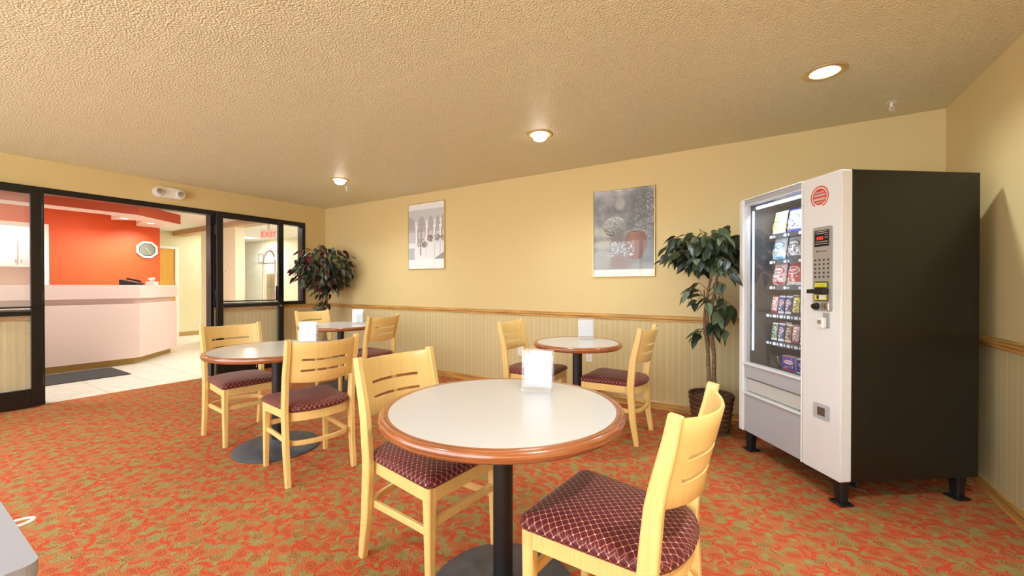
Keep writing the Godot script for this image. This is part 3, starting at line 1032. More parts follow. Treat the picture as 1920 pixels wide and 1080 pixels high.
func soffit():
	var s := snode("trim_8", "dropped soffit with rust red fascia above the reception desk", "soffit", Vector3.ZERO)
	var st := mb()
	offset_poly([[-2.10, 5.9], [-2.10, 1.77], [-2.72, 1.03], [-3.63, 1.016], [-3.63, 1.36], [-2.74, 1.53], [-3.05, 1.834], [-2.46, 1.866], [-2.46, 5.9]], 2.275, H, st)
	obj("soffit_body", st, M.white_paint, s)
	st = mb()
	offset_poly([[-2.08, 5.9], [-2.08, 1.762], [-2.705, 1.012], [-2.72, 1.03], [-2.10, 1.77], [-2.10, 5.9]], 2.277, H, st)
	tag(obj("fascia", st, M.fascia_paint, s), "rust red fascia board")
	for p in [[-3.0, 1.34, "nearest the red wall's end"], [-2.68, 1.77, "above the telephone"]]:
		var t := thing("soffit_spotlight", "small recessed soffit spotlight %s" % p[2], "spotlight", Vector3(p[0], 2.275, p[1]), 0.0, "soffit spotlights over the desk")
		st = mb(); lathe(st, [Vector2(0.045, -0.004), Vector2(0.065, -0.004), Vector2(0.065, 0.0), Vector2(0.045, 0.0), Vector2(0.045, -0.004)], 24, false); obj("ring", st, M.white_plastic, t)
		st = mb(); lathe(st, [Vector2(0, -0.006), Vector2(0.044, -0.003), Vector2(0.044, -0.0005), Vector2(0, -0.0005)], 24, false); obj("lens", st, M.lobby_lamp_glow, t)
		spot(Vector3(p[0], 2.26, p[1]), Vector3(-0.85, -1, 0.2), 2.0, 46.0, Color(1, 0.98, 0.92), 0.04)
	# wall washers further along the soffit, hidden by its edge
	for z in [2.15, 2.95]:
		spot(Vector3(-2.75, 2.4, z), Vector3(-0.8, -1, 0), 0.4, 55.0, Color(1, 0.98, 0.92), 0.05)
		var t := thing("ceiling_spotlight", "small round ceiling spotlight washing the red wall %s" % ("below the white casing" if z > 2.5 else "left of the clock"), "spotlight", Vector3(-2.75, H, z), 0.0, "spotlights washing the red wall")
		st = mb(); lathe(st, [Vector2(0.045, -0.01), Vector2(0.065, -0.006), Vector2(0.065, 0.0), Vector2(0.045, 0.0), Vector2(0.045, -0.01)], 24, false); obj("ring", st, M.white_plastic, t)
		st = mb(); lathe(st, [Vector2(0, -0.012), Vector2(0.044, -0.006), Vector2(0.044, -0.0005), Vector2(0, -0.0005)], 24, false); obj("lens", st, M.lobby_lamp_glow, t)

func entry_things():
	var st: SurfaceTool
	# octagonal clock
	var c := thing("wall_clock", "octagonal wall clock with pale frame on the red wall", "clock", Vector3(-3.628, 1.85, 1.212), PI / 2)
	var oct := PackedVector2Array()
	var inner := PackedVector2Array()
	for k in 8:
		var a := TAU * (k + 0.5) / 8
		oct.append(Vector2(cos(a), sin(a)) * 0.165)
		inner.append(Vector2(cos(a), sin(a)) * 0.128)
	st = mb(); prism(st, oct, 0, 0.022); obj("case", st, M.white_plastic, c)
	for k in 8:
		st = mb(); prism(st, PackedVector2Array([oct[k], oct[(k + 1) % 8], inner[(k + 1) % 8], inner[k]]), 0.022, 0.036); obj("frame_piece", st, M.white_plastic, c)
	st = mb(); prism(st, inner, 0.0222, 0.026); obj("rim", st, M.black_metal, c)
	var small := PackedVector2Array()
	for q in inner: small.append(q * 0.9)
	mat("clock_face", srgb(120, 122, 112), 0.3)
	mat("clock_gold", srgb(220, 180, 110), 0.4)
	st = mb(); prism(st, small, 0.026, 0.028); obj("dial", st, M.clock_face, c)
	for q in [[2.2, 0.05], [-0.9, 0.085]]:
		st = mb(); box(st, Vector3(q[1] / 2, 0, 0.0295), Vector3(q[1], 0.008, 0.002), 0.0, Transform3D(Basis(Vector3.BACK, q[0]), Vector3.ZERO)); obj("hand", st, M.clock_gold, c)
	# phone and tissue box on the counter
	var p := thing("desk_phone", "black desk telephone on the reception counter", "telephone", Vector3(-2.55, 1.196, 1.72), 0.9)
	st = mb(); prism(st, PackedVector2Array([Vector2(-0.11, 0), Vector2(0.11, 0), Vector2(0.11, 0.03), Vector2(-0.11, 0.085)]), -0.11, 0.11); obj("body", st, M.black_metal, p)
	st = mb(); box(st, Vector3(-0.02, 0.078, -0.075), Vector3(0.2, 0.03, 0.045), 0.012, Transform3D(Basis(Vector3.BACK, -0.24), Vector3.ZERO)); obj("handset", st, M.black_metal, p)
	st = mb(); box(st, Vector3(0.01, 0.062, 0.03), Vector3(0.11, 0.006, 0.09), 0.002, Transform3D(Basis(Vector3.BACK, -0.24), Vector3.ZERO)); obj("keypad", st, M.panel_grey, p)
	var tb := thing("tissue_box", "white tissue box with a tissue sticking out on the counter", "tissue box", Vector3(-2.68, 1.196, 1.42), 0.8)
	st = mb(); box(st, Vector3(0, 0.03, 0), Vector3(0.13, 0.06, 0.12), 0.004); obj("carton", st, M.white_plastic, tb)
	st = mb()
	var tip := Vector3(0.02, 0.135, 0)
	for k in 8:
		var a := TAU * k / 8
		var b := TAU * (k + 1) / 8
		var r0 := 0.05 + 0.02 * sin(k * 2.3)
		var r1 := 0.05 + 0.02 * sin((k + 1) * 2.3)
		var h0 := 0.095 + 0.02 * cos(k * 1.7)
		var h1 := 0.095 + 0.02 * cos((k + 1) * 1.7)
		face(st, [Vector3(cos(a) * 0.02, 0.06, sin(a) * 0.02), Vector3(cos(b) * 0.02, 0.06, sin(b) * 0.02), Vector3(cos(b) * r1, h1, sin(b) * r1), Vector3(cos(a) * r0, h0, sin(a) * r0)], Vector3(0, 0.05, 0))
		face(st, [Vector3(cos(a) * r0, h0, sin(a) * r0), Vector3(cos(b) * r1, h1, sin(b) * r1), tip], Vector3(0, 0.05, 0))
	obj("tissue", st, M.paper, tb)
	# exit sign
	var e := thing("exit_sign", "white hanging EXIT sign with red letters in the entry", "sign", Vector3(-1.95, 2.07, -0.12), 0.55)
	st = mb(); box(st, Vector3(0, 0.095, 0), Vector3(0.32, 0.19, 0.04), 0.006); obj("housing", st, M.white_plastic, e)
	st = mb(); box(st, Vector3(0, 0.275, 0), Vector3(0.06, 0.18, 0.03), 0.004); obj("mount", st, M.white_plastic, e)
	var tmsh := TextMesh.new()
	tmsh.text = "EXIT"
	var font := SystemFont.new()
	font.font_names = PackedStringArray(["Droid Sans"])
	font.font_weight = 700
	tmsh.font = font
	tmsh.font_size = 32
	tmsh.pixel_size = 0.0044
	tmsh.depth = 0.004
	var tx := obm("letters", tmsh, M.exit_glow, e)
	tx.position = Vector3(0, 0.095, 0.022)
	# luggage cart: two arches, hanging bar, deck, wheels
	var g := thing("luggage_cart", "chrome birdcage luggage cart standing in the entry", "luggage cart", Vector3(-1.68, 0, -0.48))
	st = mb(); box(st, Vector3(0, 0.24, 0), Vector3(0.5, 0.05, 1.1), 0.02); obj("deck", st, M.mat_fibre, g)
	for z in [-0.5, 0.5]:
		st = mb()
		var pts := [Vector3(-0.21, 0.26, z), Vector3(-0.21, 1.0, z), Vector3(-0.21, 1.56, z)]
		for k in range(1, 12):
			var a := PI - PI * k / 12.0
			pts.append(Vector3(cos(a) * 0.21, 1.56 + sin(a) * 0.27, z))
		pts += [Vector3(0.21, 1.56, z), Vector3(0.21, 1.0, z), Vector3(0.21, 0.26, z)]
		tube(st, pts, 0.017, 10)
		obj("arch", st, M.chrome, g)
		st = mb(); tube(st, [Vector3(-0.21, 1.6, z), Vector3(0.21, 1.6, z)], 0.012, 8); obj("crossbar", st, M.chrome, g)
		for x in [-0.2, 0.2]:
			st = mb(); lathe(st, [Vector2(0, -0.02), Vector2(0.09, -0.02), Vector2(0.1, -0.012), Vector2(0.1, 0.012), Vector2(0.09, 0.02), Vector2(0, 0.02)], 20, false, Transform3D(Basis(Vector3.BACK, PI / 2), Vector3(x, 0.101, z * 0.9))); obj("wheel", st, M.black_metal, g)
			st = mb(); bx(st, Vector3(x - 0.03, 0.1, z * 0.9 - 0.01), Vector3(x + 0.03, 0.22, z * 0.9 + 0.01), 0.003); obj("caster_fork", st, M.steel, g)
	st = mb(); tube(st, [Vector3(0, 1.83, -0.5), Vector3(0, 1.83, 0.5)], 0.014, 10); obj("hanging_bar", st, M.chrome, g)
	# tan board beside the cart, small wall fittings
	mat("tan_board", srgb(206, 184, 132), 0.6)
	var b := thing("brochure_rack", "tall tan brochure rack beside the luggage cart", "rack", Vector3(-2.12, 0, -0.30))
	st = mb(); bx(st, Vector3(-0.15, 0, -0.05), Vector3(0.15, 1.42, -0.03), 0.003); obj("back_board", st, M.tan_board, b)
	for s in [-1, 1]:
		st = mb(); box(st, Vector3(s * 0.16, 0.71, 0), Vector3(0.02, 1.42, 0.12), 0.003); obj("side_board", st, M.tan_board, b)
	for y in [0.05, 0.4, 0.75, 1.1]:
		st = mb(); bx(st, Vector3(-0.15, y, -0.03), Vector3(0.15, y + 0.015, 0.06), 0.002); obj("shelf", st, M.tan_board, b)
	var f := thing("wall_notice", "small grey framed notice on the cream entry wall", "notice", Vector3(-5.9, 1.95, -1.958))
	st = mb(); ring_frame(st, 0.26, 0.26, 0.03, 0, 0.02); obj("frame", st, M.panel_grey, f)
	st = mb(); box(st, Vector3(0, 0, 0.005), Vector3(0.2, 0.2, 0.01)); obj("sheet", st, M.paper, f)
	f = thing("thermostat", "small cream thermostat on the wall section under the beam", "thermostat", Vector3(-2.95, 1.45, 0.171))
	st = mb(); box(st, Vector3(0, 0, 0.012), Vector3(0.09, 0.14, 0.024), 0.006); obj("cover", st, M.white_plastic, f)
	st = mb(); box(st, Vector3(0, 0.03, 0.026), Vector3(0.05, 0.03, 0.004), 0.001); obj("display", st, M.panel_grey, f)

# ------------------------------------------------------------------ ceiling fittings of the dining room
const CANS := [Vector2(6.424, 1.066), Vector2(4.539, 1.073), Vector2(1.845, 1.039), Vector2(6.7, 3.4), Vector2(4.54, 4.4), Vector2(1.85, 4.4)]  # the last three are out of view, added to light the room

func ceiling_fittings():
	var lab := ["recessed ceiling lamp above the vending machine", "recessed ceiling lamp with sparkle on the ceiling around it", "recessed ceiling lamp near the corner plant", "added unseen recessed lamp behind the near table to light the right wall", "added unseen recessed lamp by the added front window", "added unseen recessed lamp by the open door leaf"]
	for i in CANS.size():
		var p: Vector2 = CANS[i]
		var drop := 0.0 if i == 0 else 0.042
		var t := thing("recessed_lamp", lab[i], "ceiling lamp", Vector3(p.x, H, p.y), 0.0, "recessed dining room lamps")
		var st := mb()
		lathe(st, [Vector2(0.074, -0.001), Vector2(0.074, -0.006), Vector2(0.092, -0.009), Vector2(0.109, -0.003), Vector2(0.109, -0.0005), Vector2(0.074, -0.0005)], 40, true)
		obj("trim_ring", st, M.brass_frame, t)
		st = mb()
		lathe(st, [Vector2(0.0735, -0.001), Vector2(0.0735, 0.15), Vector2(0, 0.15)], 32, false)
		obj("can", st, M.white_plastic, t)
		st = mb()
		lathe(st, [Vector2(0, -0.012 - drop), Vector2(0.03, -0.010 - drop), Vector2(0.05, 0.0 - drop), Vector2(0.058, 0.016 - drop), Vector2(0.045, 0.05 - drop), Vector2(0.025, 0.1 - drop), Vector2(0.014, 0.14), Vector2(0, 0.145)], 28, true)
		obj("bulb", st, M.lamp_glow, t)
		spot(Vector3(p.x, H - 0.02 - drop, p.y), Vector3.DOWN, [1.9, 1.9, 2.2, 5.6, 2.2, 2.6][i], 76.0, WARM, 0.05, 1.0)
	# emergency light on the left wall
	var e := thing("emergency_light", "white twin head emergency light above the lobby opening", "emergency light", Vector3(0.001, 2.295, 2.075))
	var st := mb()
	var body := rrect(0.30, 0.125, 0.06, 8)
	prism(st, body, 0, 0.06, Transform3D(Basis(Vector3.UP, PI / 2), Vector3.ZERO), true)
	obj("housing", st, M.white_plastic, e)
	for s in [-1.0, 1.0]:
		st = mb(); lathe(st, [Vector2(0, 0.03), Vector2(0.04, 0.03), Vector2(0.046, 0.02), Vector2(0.046, 0.0)], 24, true, Transform3D(Basis(Vector3.BACK, -PI / 2), Vector3(0.06, 0, s * 0.1)), [1])
		var hd := obj("lamp_head", st, M.white_plastic, e)
		st = mb(); lathe(st, [Vector2(0, 0.034), Vector2(0.02, 0.0335), Vector2(0.034, 0.031)], 20, true, Transform3D(Basis(Vector3.BACK, -PI / 2), Vector3(0.06, 0, s * 0.1))); obj("lens", st, M.steel, hd)
	# sprinkler heads
	var labels := ["small sprinkler head in the ceiling near the corner plant", "small pale sprinkler hook on the ceiling above the vending machine"]
	var at := [Vector3(1.62, H, 0.78), Vector3(6.866, H, 0.326)]
	for i in 2:
		var s := thing("sprinkler_head", labels[i], "sprinkler", at[i], 0.0)
		st = mb(); lathe(st, [Vector2(0.012, -0.004), Vector2(0.035, -0.004), Vector2(0.035, -0.0005), Vector2(0.012, -0.0005)], 20, false); obj("escutcheon", st, M.white_plastic, s)
		st = mb(); tube(st, [Vector3(0, -0.001, 0), Vector3(0, -0.03, 0)], 0.009, 10)
		for q in [-1.0, 1.0]: tube(st, [Vector3(0, -0.025, 0), Vector3(q * 0.014, -0.04, 0), Vector3(0, -0.058, 0)], 0.003, 6)
		obj("frame_arms", st, M.white_plastic, s)
		st = mb(); lathe(st, [Vector2(0, -0.062), Vector2(0.018, -0.06), Vector2(0.018, -0.058), Vector2(0, -0.058)], 12, false); obj("deflector", st, M.white_plastic, s)

# ------------------------------------------------------------------ tables and chairs
func seat_outline(grow := 0.0) -> PackedVector2Array:
	var out := PackedVector2Array()
	var r := 0.035
	for c in [[0.213 - r, 0.213 - r, 0.0], [-0.213 + r, 0.213 - r, PI / 2]]:
		for k in 6:
			var a: float = c[2] + PI / 2 * k / 5.0
			out.append(Vector2(c[0] + cos(a) * (r + grow), c[1] + sin(a) * (r + grow)))
	for k in 17:
		var a := PI + PI * k / 16.0
		out.append(Vector2(cos(a) * (0.186 + grow), -0.165 + sin(a) * (0.085 + grow)))
	return out

func post_z(y: float) -> float:
	var ys := [0.0, 0.2, 0.42, 0.6, 0.87]
	var zs := [-0.235, -0.205, -0.19, -0.205, -0.262]
	for i in 4:
		if y <= ys[i + 1]:
			return lerpf(zs[i], zs[i + 1], smoothstep(0.0, 1.0, (y - ys[i]) / (ys[i + 1] - ys[i])) * 0.35 + 0.65 * (y - ys[i]) / (ys[i + 1] - ys[i]))
	return zs[4]

func make_chair(label: String) -> Node3D:
	var t := thing("dining_chair", label, "chair", Vector3.ZERO, 0.0, "maple dining chairs")
	var st: SurfaceTool
	for s in [-1.0, 1.0]:
		st = mb(); bar(st, [Vector3(s * 0.192, 0, 0.19), Vector3(s * 0.191, 0.2, 0.186), Vector3(s * 0.189, 0.39, 0.184), Vector3(s * 0.189, 0.425, 0.184)], Vector3.RIGHT, [0.028, 0.034, 0.042, 0.042], [0.028, 0.034, 0.042, 0.042])
		obj("front_leg", st, M.maple, t)
		st = mb()
		var pts := []
		var ws := []
		for k in 15:
			var y := 0.868 * k / 14.0
			pts.append(Vector3(s * (0.199 + 0.008 * y), y, post_z(y)))
			ws.append(0.034 + 0.018 * sin(PI * clampf(y / 0.868, 0, 1)))
		bar(st, pts, Vector3.RIGHT, 0.03, ws, 20)
		obj("rear_post", st, M.maple, t)
	st = mb(); prism(st, seat_outline(-0.006), 0.372, 0.424, Transform3D(Basis(Vector3.RIGHT, Vector3.BACK, Vector3.UP), Vector3.ZERO)); obj("seat_frame", st, M.maple, t)
	# cushion: rings of the outline, pulled in towards the crown
	st = mb()
	var rings := []
	for q in [[-0.004, 0.4245, 1.0], [0.006, 0.432, 1.0], [0.009, 0.442, 1.0], [0.004, 0.454, 1.0], [-0.006, 0.463, 1.0], [-0.006, 0.471, 0.88], [-0.006, 0.478, 0.66], [-0.006, 0.481, 0.35]]:
		var ring := []
		for p in seat_outline(q[0]): ring.append(Vector3(p.x * q[2], q[1], p.y * q[2]))
		rings.append(ring)
	st.set_smooth_group(3)
	for i in rings.size() - 1:
		for k in rings[i].size():
			var k2: int = (k + 1) % rings[i].size()
			face(st, [rings[i][k], rings[i][k2], rings[i + 1][k2], rings[i + 1][k]], Vector3(0, 0.40, 0))
	var top: Array = rings[-1]
	for k in top.size(): face(st, [top[k], top[(k + 1) % top.size()], Vector3(0, 0.482, 0)], Vector3(0, 0.3, 0))
	tag(obj("seat_cushion", st, M.seat_fabric, t), "burgundy cushion with a gold diamond lattice")
	# curved backrest with two slots
	st = mb()
	var us := []
	for k in 21: us.append(-1.0 + k * 0.1)
	var vs := [0.612, 0.617, 0.655, 0.670, 0.685, 0.720, 0.735, 0.750, 0.80, 0.850, 0.856]
	var pos := func(u: float, v: float, side: float) -> Vector3:
		var x := 0.192 * u
		var yb: float = v
		if v > 0.8: yb = v - 0.008 * (1.0 - u * u)
		if v < 0.65: yb = v - 0.012 * (1.0 - u * u)
		var z := post_z(v) - 0.062 * (1.0 - u * u) 
		var slope := 0.124 * u / 0.192
		var n := Vector3(-slope, 0.0, 1.0).normalized()
		var edge := 0.0065
		if v < 0.615 or v > 0.853: edge = 0.0035
		return Vector3(x, yb, z) + n * (edge * side)
	var solid := func(i: int, j: int) -> bool:
		if i < 0 or j < 0 or i >= 20 or j >= 10: return false
		var slot: bool = (j == 2 or j == 3) or (j == 5 or j == 6)
		if j == 2 or j == 5: slot = true
		if j == 3 or j == 6: slot = true
		return not ((j == 3 or j == 6) and absf(us[i] + 0.05) < 0.66)
	for i in 20:
		for j in 10:
			if not solid.call(i, j): continue
			var u0: float = us[i]
			var u1: float = us[i + 1]
			var v0: float = vs[j]
			var v1: float = vs[j + 1]
			var cen: Vector3 = (pos.call(u0, v0, 0.0) + pos.call(u1, v1, 0.0)) / 2.0
			st.set_smooth_group(5)
			face(st, [pos.call(u0, v0, 1.0), pos.call(u1, v0, 1.0), pos.call(u1, v1, 1.0), pos.call(u0, v1, 1.0)], cen)
			st.set_smooth_group(6)
			face(st, [pos.call(u0, v0, -1.0), pos.call(u1, v0, -1.0), pos.call(u1, v1, -1.0), pos.call(u0, v1, -1.0)], cen)
			st.set_smooth_group(-1)
			if not solid.call(i - 1, j): face(st, [pos.call(u0, v0, 1.0), pos.call(u0, v0, -1.0), pos.call(u0, v1, -1.0), pos.call(u0, v1, 1.0)], cen)
			if not solid.call(i + 1, j): face(st, [pos.call(u1, v0, 1.0), pos.call(u1, v0, -1.0), pos.call(u1, v1, -1.0), pos.call(u1, v1, 1.0)], cen)
			if not solid.call(i, j - 1): face(st, [pos.call(u0, v0, 1.0), pos.call(u1, v0, 1.0), pos.call(u1, v0, -1.0), pos.call(u0, v0, -1.0)], cen)
			if not solid.call(i, j + 1): face(st, [pos.call(u0, v1, 1.0), pos.call(u1, v1, 1.0), pos.call(u1, v1, -1.0), pos.call(u0, v1, -1.0)], cen)
	obj("backrest", st, M.maple, t)
	# bent hoop stretcher and front stretcher
	st = mb()
	var hoop := [Vector3(0.186, 0.245, 0.186), Vector3(0.181, 0.243, 0.06)]
	for k in 17:
		var a := PI * k / 16.0
		hoop.append(Vector3(cos(a) * 0.178, 0.24, -0.165 - sin(a) * 0.08))
	hoop += [Vector3(-0.181, 0.243, 0.06), Vector3(-0.186, 0.245, 0.186)]
	bar(st, hoop, Vector3.UP, 0.028, 0.018, 40)
	obj("hoop_stretcher", st, M.maple, t)
	st = mb(); bar(st, [Vector3(-0.178, 0.28, 0.186), Vector3(0.178, 0.28, 0.186)], Vector3.UP, 0.032, 0.02)
	obj("front_stretcher", st, M.maple, t)
	return t

func make_table(label: String, at: Vector3, r: float):
	var t := thing("pedestal_table", label, "table", at, 0.0, "round pedestal tables")
	var h := 0.728
	var st := mb()
	lathe(st, [Vector2(0, h - 0.03), Vector2(r - 0.034, h - 0.03), Vector2(r - 0.034, h), Vector2(0, h)], 72, true, Transform3D(), [1, 2])
	tag(obj("tabletop", st, M.laminate, t), "pale beige laminate top")
	st = mb()
	var prof := [Vector2(r - 0.034, h - 0.038), Vector2(r - 0.014, h - 0.038)]
	for k in 9:
		var a := -PI / 2 + PI * k / 8.0
		prof.append(Vector2(r - 0.016 + cos(a) * 0.016, h - 0.018 + sin(a) * 0.0195))
	prof.append(Vector2(r - 0.034, h + 0.0002))
	lathe(st, prof, 72, true)
	tag(obj("edge_band", st, M.cherry_edge, t), "reddish brown rounded wooden edge")
	st = mb(); lathe(st, [Vector2(0.038, 0.03), Vector2(0.038, h - 0.05)], 28, true); obj("column", st, M.black_metal, t)
	st = mb()
	for a in [0.0, PI / 2]: box(st, Vector3(0, h - 0.041, 0), Vector3(0.5, 0.018, 0.05), 0.003, Transform3D(Basis(Vector3.UP, a), Vector3.ZERO))
	obj("spider_bracket", st, M.black_metal, t)
	st = mb()
	var br := r * 0.63
	lathe(st, [Vector2(0, 0.001), Vector2(br, 0.001), Vector2(br, 0.010), Vector2(br - 0.006, 0.016), Vector2(br * 0.6, 0.028), Vector2(0.07, 0.044), Vector2(0.05, 0.06), Vector2(0.0385, 0.066)], 56, true, Transform3D(), [1, 2])
	tag(obj("base_plate", st, M.base_metal, t), "grey round metal base plate")

func napkin_holder(label: String, at: Vector3, turn: float):
	var t := thing("napkin_holder", label, "napkin holder", at, turn, "clear napkin holders")
	var st := mb()
	# clear stand: foot flaring into two upright sheets
	for s in [-1.0, 1.0]:
		st = mb()
		var w := 0.066
		for seg in [[0.052, 0.002, 0.030, 0.02], [0.030, 0.02, 0.024, 0.175]]:
			var a0 := Vector3(-w, seg[1], s * seg[0])
			var a1 := Vector3(w, seg[1], s * seg[0])
			var b0 := Vector3(-w, seg[3], s * seg[2])
			var b1 := Vector3(w, seg[3], s * seg[2])
			var th := Vector3(0, 0, -s * 0.003)
			var cen := (a0 + b1) / 2.0 + th * 0.5
			face(st, [a0, a1, b1, b0], cen)
			face(st, [a0 + th, a1 + th, b1 + th, b0 + th], cen)
			face(st, [a0, a0 + th, b0 + th, b0], cen)
			face(st, [a1, a1 + th, b1 + th, b1], cen)
			face(st, [b0, b1, b1 + th, b0 + th], cen)
		obj("clear_sheet", st, M.acrylic, t)
	st = mb(); box(st, Vector3(0, 0.0015, 0), Vector3(0.132, 0.003, 0.104)); obj("clear_foot", st, M.acrylic, t)
	st = mb(); box(st, Vector3(0, 0.021, 0), Vector3(0.130, 0.003, 0.05)); obj("clear_floor", st, M.acrylic, t)
	# folded napkins: a few slightly turned leaves
	for k in 5:
		st = mb()
		box(st, Vector3(0.003 * sin(k * 2.1), 0.088 + 0.003 * cos(k * 1.3), -0.016 + k * 0.008), Vector3(0.112, 0.128, 0.0076), 0.003, Transform3D(Basis(Vector3.BACK, 0.05 * sin(k * 3.7 + 1.0)), Vector3.ZERO))
		obj("napkin", st, M.paper, t)

func dining():
	make_table("largest round table, wood edged, standing clear of the walls before the vending machine", Vector3(5.273, 0, 2.763), 0.457)
	make_table("round table with wood edge beside the lobby opening", Vector3(3.09, 0, 2.44), 0.455)
	make_table("round table with wood edge beside the corner plant", Vector3(1.90, 0, 1.07), 0.455)
	make_table("smaller round table standing under the clay pot print", Vector3(4.84, 0, 0.99), 0.355)
	var c := make_chair("maple chair at the largest table, back towards the lobby")
	c.position = Vector3(4.885, 0, 2.727); c.rotation.y = deg_to_rad(85)
	dup(c, Vector3(5.705, 0, 2.79), deg_to_rad(-96), "maple chair at the largest table, back towards the vending machine")
	dup(c, Vector3(3.565, 0, 2.50), deg_to_rad(-101), "maple chair at the table by the lobby opening, back towards the largest table")
	dup(c, Vector3(2.60, 0, 2.44), deg_to_rad(85), "maple chair at the table by the lobby opening, back towards the reception desk")
	dup(c, Vector3(2.41, 0, 1.11), deg_to_rad(-86), "maple chair at the corner plant table, back towards the other tables")
	dup(c, Vector3(1.43, 0, 0.98), deg_to_rad(87), "maple chair standing in front of the bushy corner plant")
	dup(c, Vector3(4.41, 0, 0.89), deg_to_rad(93), "maple chair below the wall between the two prints")
	dup(c, Vector3(5.10, 0, 0.83), deg_to_rad(-92), "maple chair beside the tall ficus in its basket")
	var h := 0.729
	napkin_holder("clear napkin holder with white napkins on the largest table", Vector3(5.285, h, 2.50), 0.25)
	napkin_holder("clear napkin holder with white napkins on the table by the lobby opening", Vector3(3.09, h, 2.20), 0.7)
	napkin_holder("clear napkin holder with white napkins on the corner plant table", Vector3(2.00, h, 0.90), 0.55)
	napkin_holder("clear napkin holder with white napkins on the smaller table under the pot print", Vector3(4.83, h, 0.78), 0.4)

# ------------------------------------------------------------------ framed prints and wall fittings
func framed(label: String, at: Vector3, w: float, h: float, print_tex: Texture2D, key: String):
	var t := thing("framed_print", label, "picture", at)
	var st := mb(); ring_frame(st, w, h, 0.008, 0, 0.022); obj("frame", st, M.brass_frame, t)
	st = mb(); box(st, Vector3(0, 0, 0.004), Vector3(w - 0.016, h - 0.016, 0.008)); obj("backing", st, M.white_paint, t)
	var m := mat(key, Color.WHITE, 0.7)
	m.albedo_texture = print_tex
	m.texture_repeat = false
	st = mb(); print_quad(st, w - 0.016, h - 0.016, 0.0085); obj("print", st, m, t)
	st = mb(); box(st, Vector3(0, 0, 0.014), Vector3(w - 0.016, h - 0.016, 0.002)); obj("glazing", st, M.print_glass, t)

func pictures():
	framed("black and white print of arches with hanging flower baskets", Vector3(2.246, 1.857, 0.001), 0.665, 0.90, arcade_print(), "arcade_print")
	framed("grey print of clay pots and flowers", Vector3(4.920, 1.718, 0.001), 0.626, 0.885, pots_print(), "pots_print")
	var spots := [[3.728, 0.43, "white wall outlet behind the chair below the two prints"], [4.5625, 0.44, "white wall outlet under the smaller round table"]]
	for q in spots:
		var t := thing("wall_outlet", q[2], "outlet", Vector3(q[0], q[1], 0.0035))
		var st := mb(); box(st, Vector3(0, 0, 0.003), Vector3(0.072, 0.116, 0.006), 0.002); obj("cover_plate", st, M.white_plastic, t)
		for s in [-1.0, 1.0]:
			st = mb(); prism(st, rrect(0.034, 0.028, 0.008, 3), 0.006, 0.008, Transform3D(Basis(), Vector3(0, s * 0.02, 0))); var r := obj("socket", st, M.white_plastic, t)
			st = mb()
			for x in [-0.007, 0.007]: box(st, Vector3(x, s * 0.02 + 0.002, 0.0082), Vector3(0.002, 0.009, 0.0008))
			obj("slots", st, M.black_metal, r)

# ------------------------------------------------------------------ vending machine
const VW := 0.836
const VD := 0.819
const VT := -0.92707
const VAT := Vector3(6.5476, 0, 0.7560)

func vput(o: Node3D, local: Vector3, tilt := 0.0):
	o.transform = Transform3D(Basis(Vector3.UP, VT), VAT) * Transform3D(Basis(Vector3.RIGHT, tilt), local)

func bag_mesh(w: float, h: float, t: float) -> ArrayMesh:
	var st := mb()
	var nu := 8
	var nv := 10
	var pos := func(i: int, j: int, s: float) -> Vector3:
		var u := -1.0 + 2.0 * i / nu
		var v := float(j) / nv
		var puff := pow(maxf(0.0, 1.0 - u * u), 0.5) * pow(sin(PI * clampf((v - 0.07) / 0.86, 0.0, 1.0)), 0.55)
		var pinch := 1.0 - 0.06 * sin(PI * v)
		return Vector3(u * w / 2 * pinch, v * h, s * (t / 2 * puff + 0.0008) + 0.002 * sin(u * 9.0 + v * 7.0) * puff)
	for s in [1.0, -1.0]:
		st.set_smooth_group(1 if s > 0 else 2)
		for i in nu:
			for j in nv:
				var uv := []
				for q in [[0, 0], [1, 0], [1, 1], [0, 1]]: uv.append(Vector2(float(i + q[0]) / nu, 1.0 - float(j + q[1]) / nv))
				var p := [pos.call(i, j, s), pos.call(i + 1, j, s), pos.call(i + 1, j + 1, s), pos.call(i, j + 1, s)]
				face(st, p, (p[0] + p[2]) / 2.0 - Vector3(0, 0, s * 0.05), uv)
	st.set_smooth_group(-1)
	return mesh_of(st)

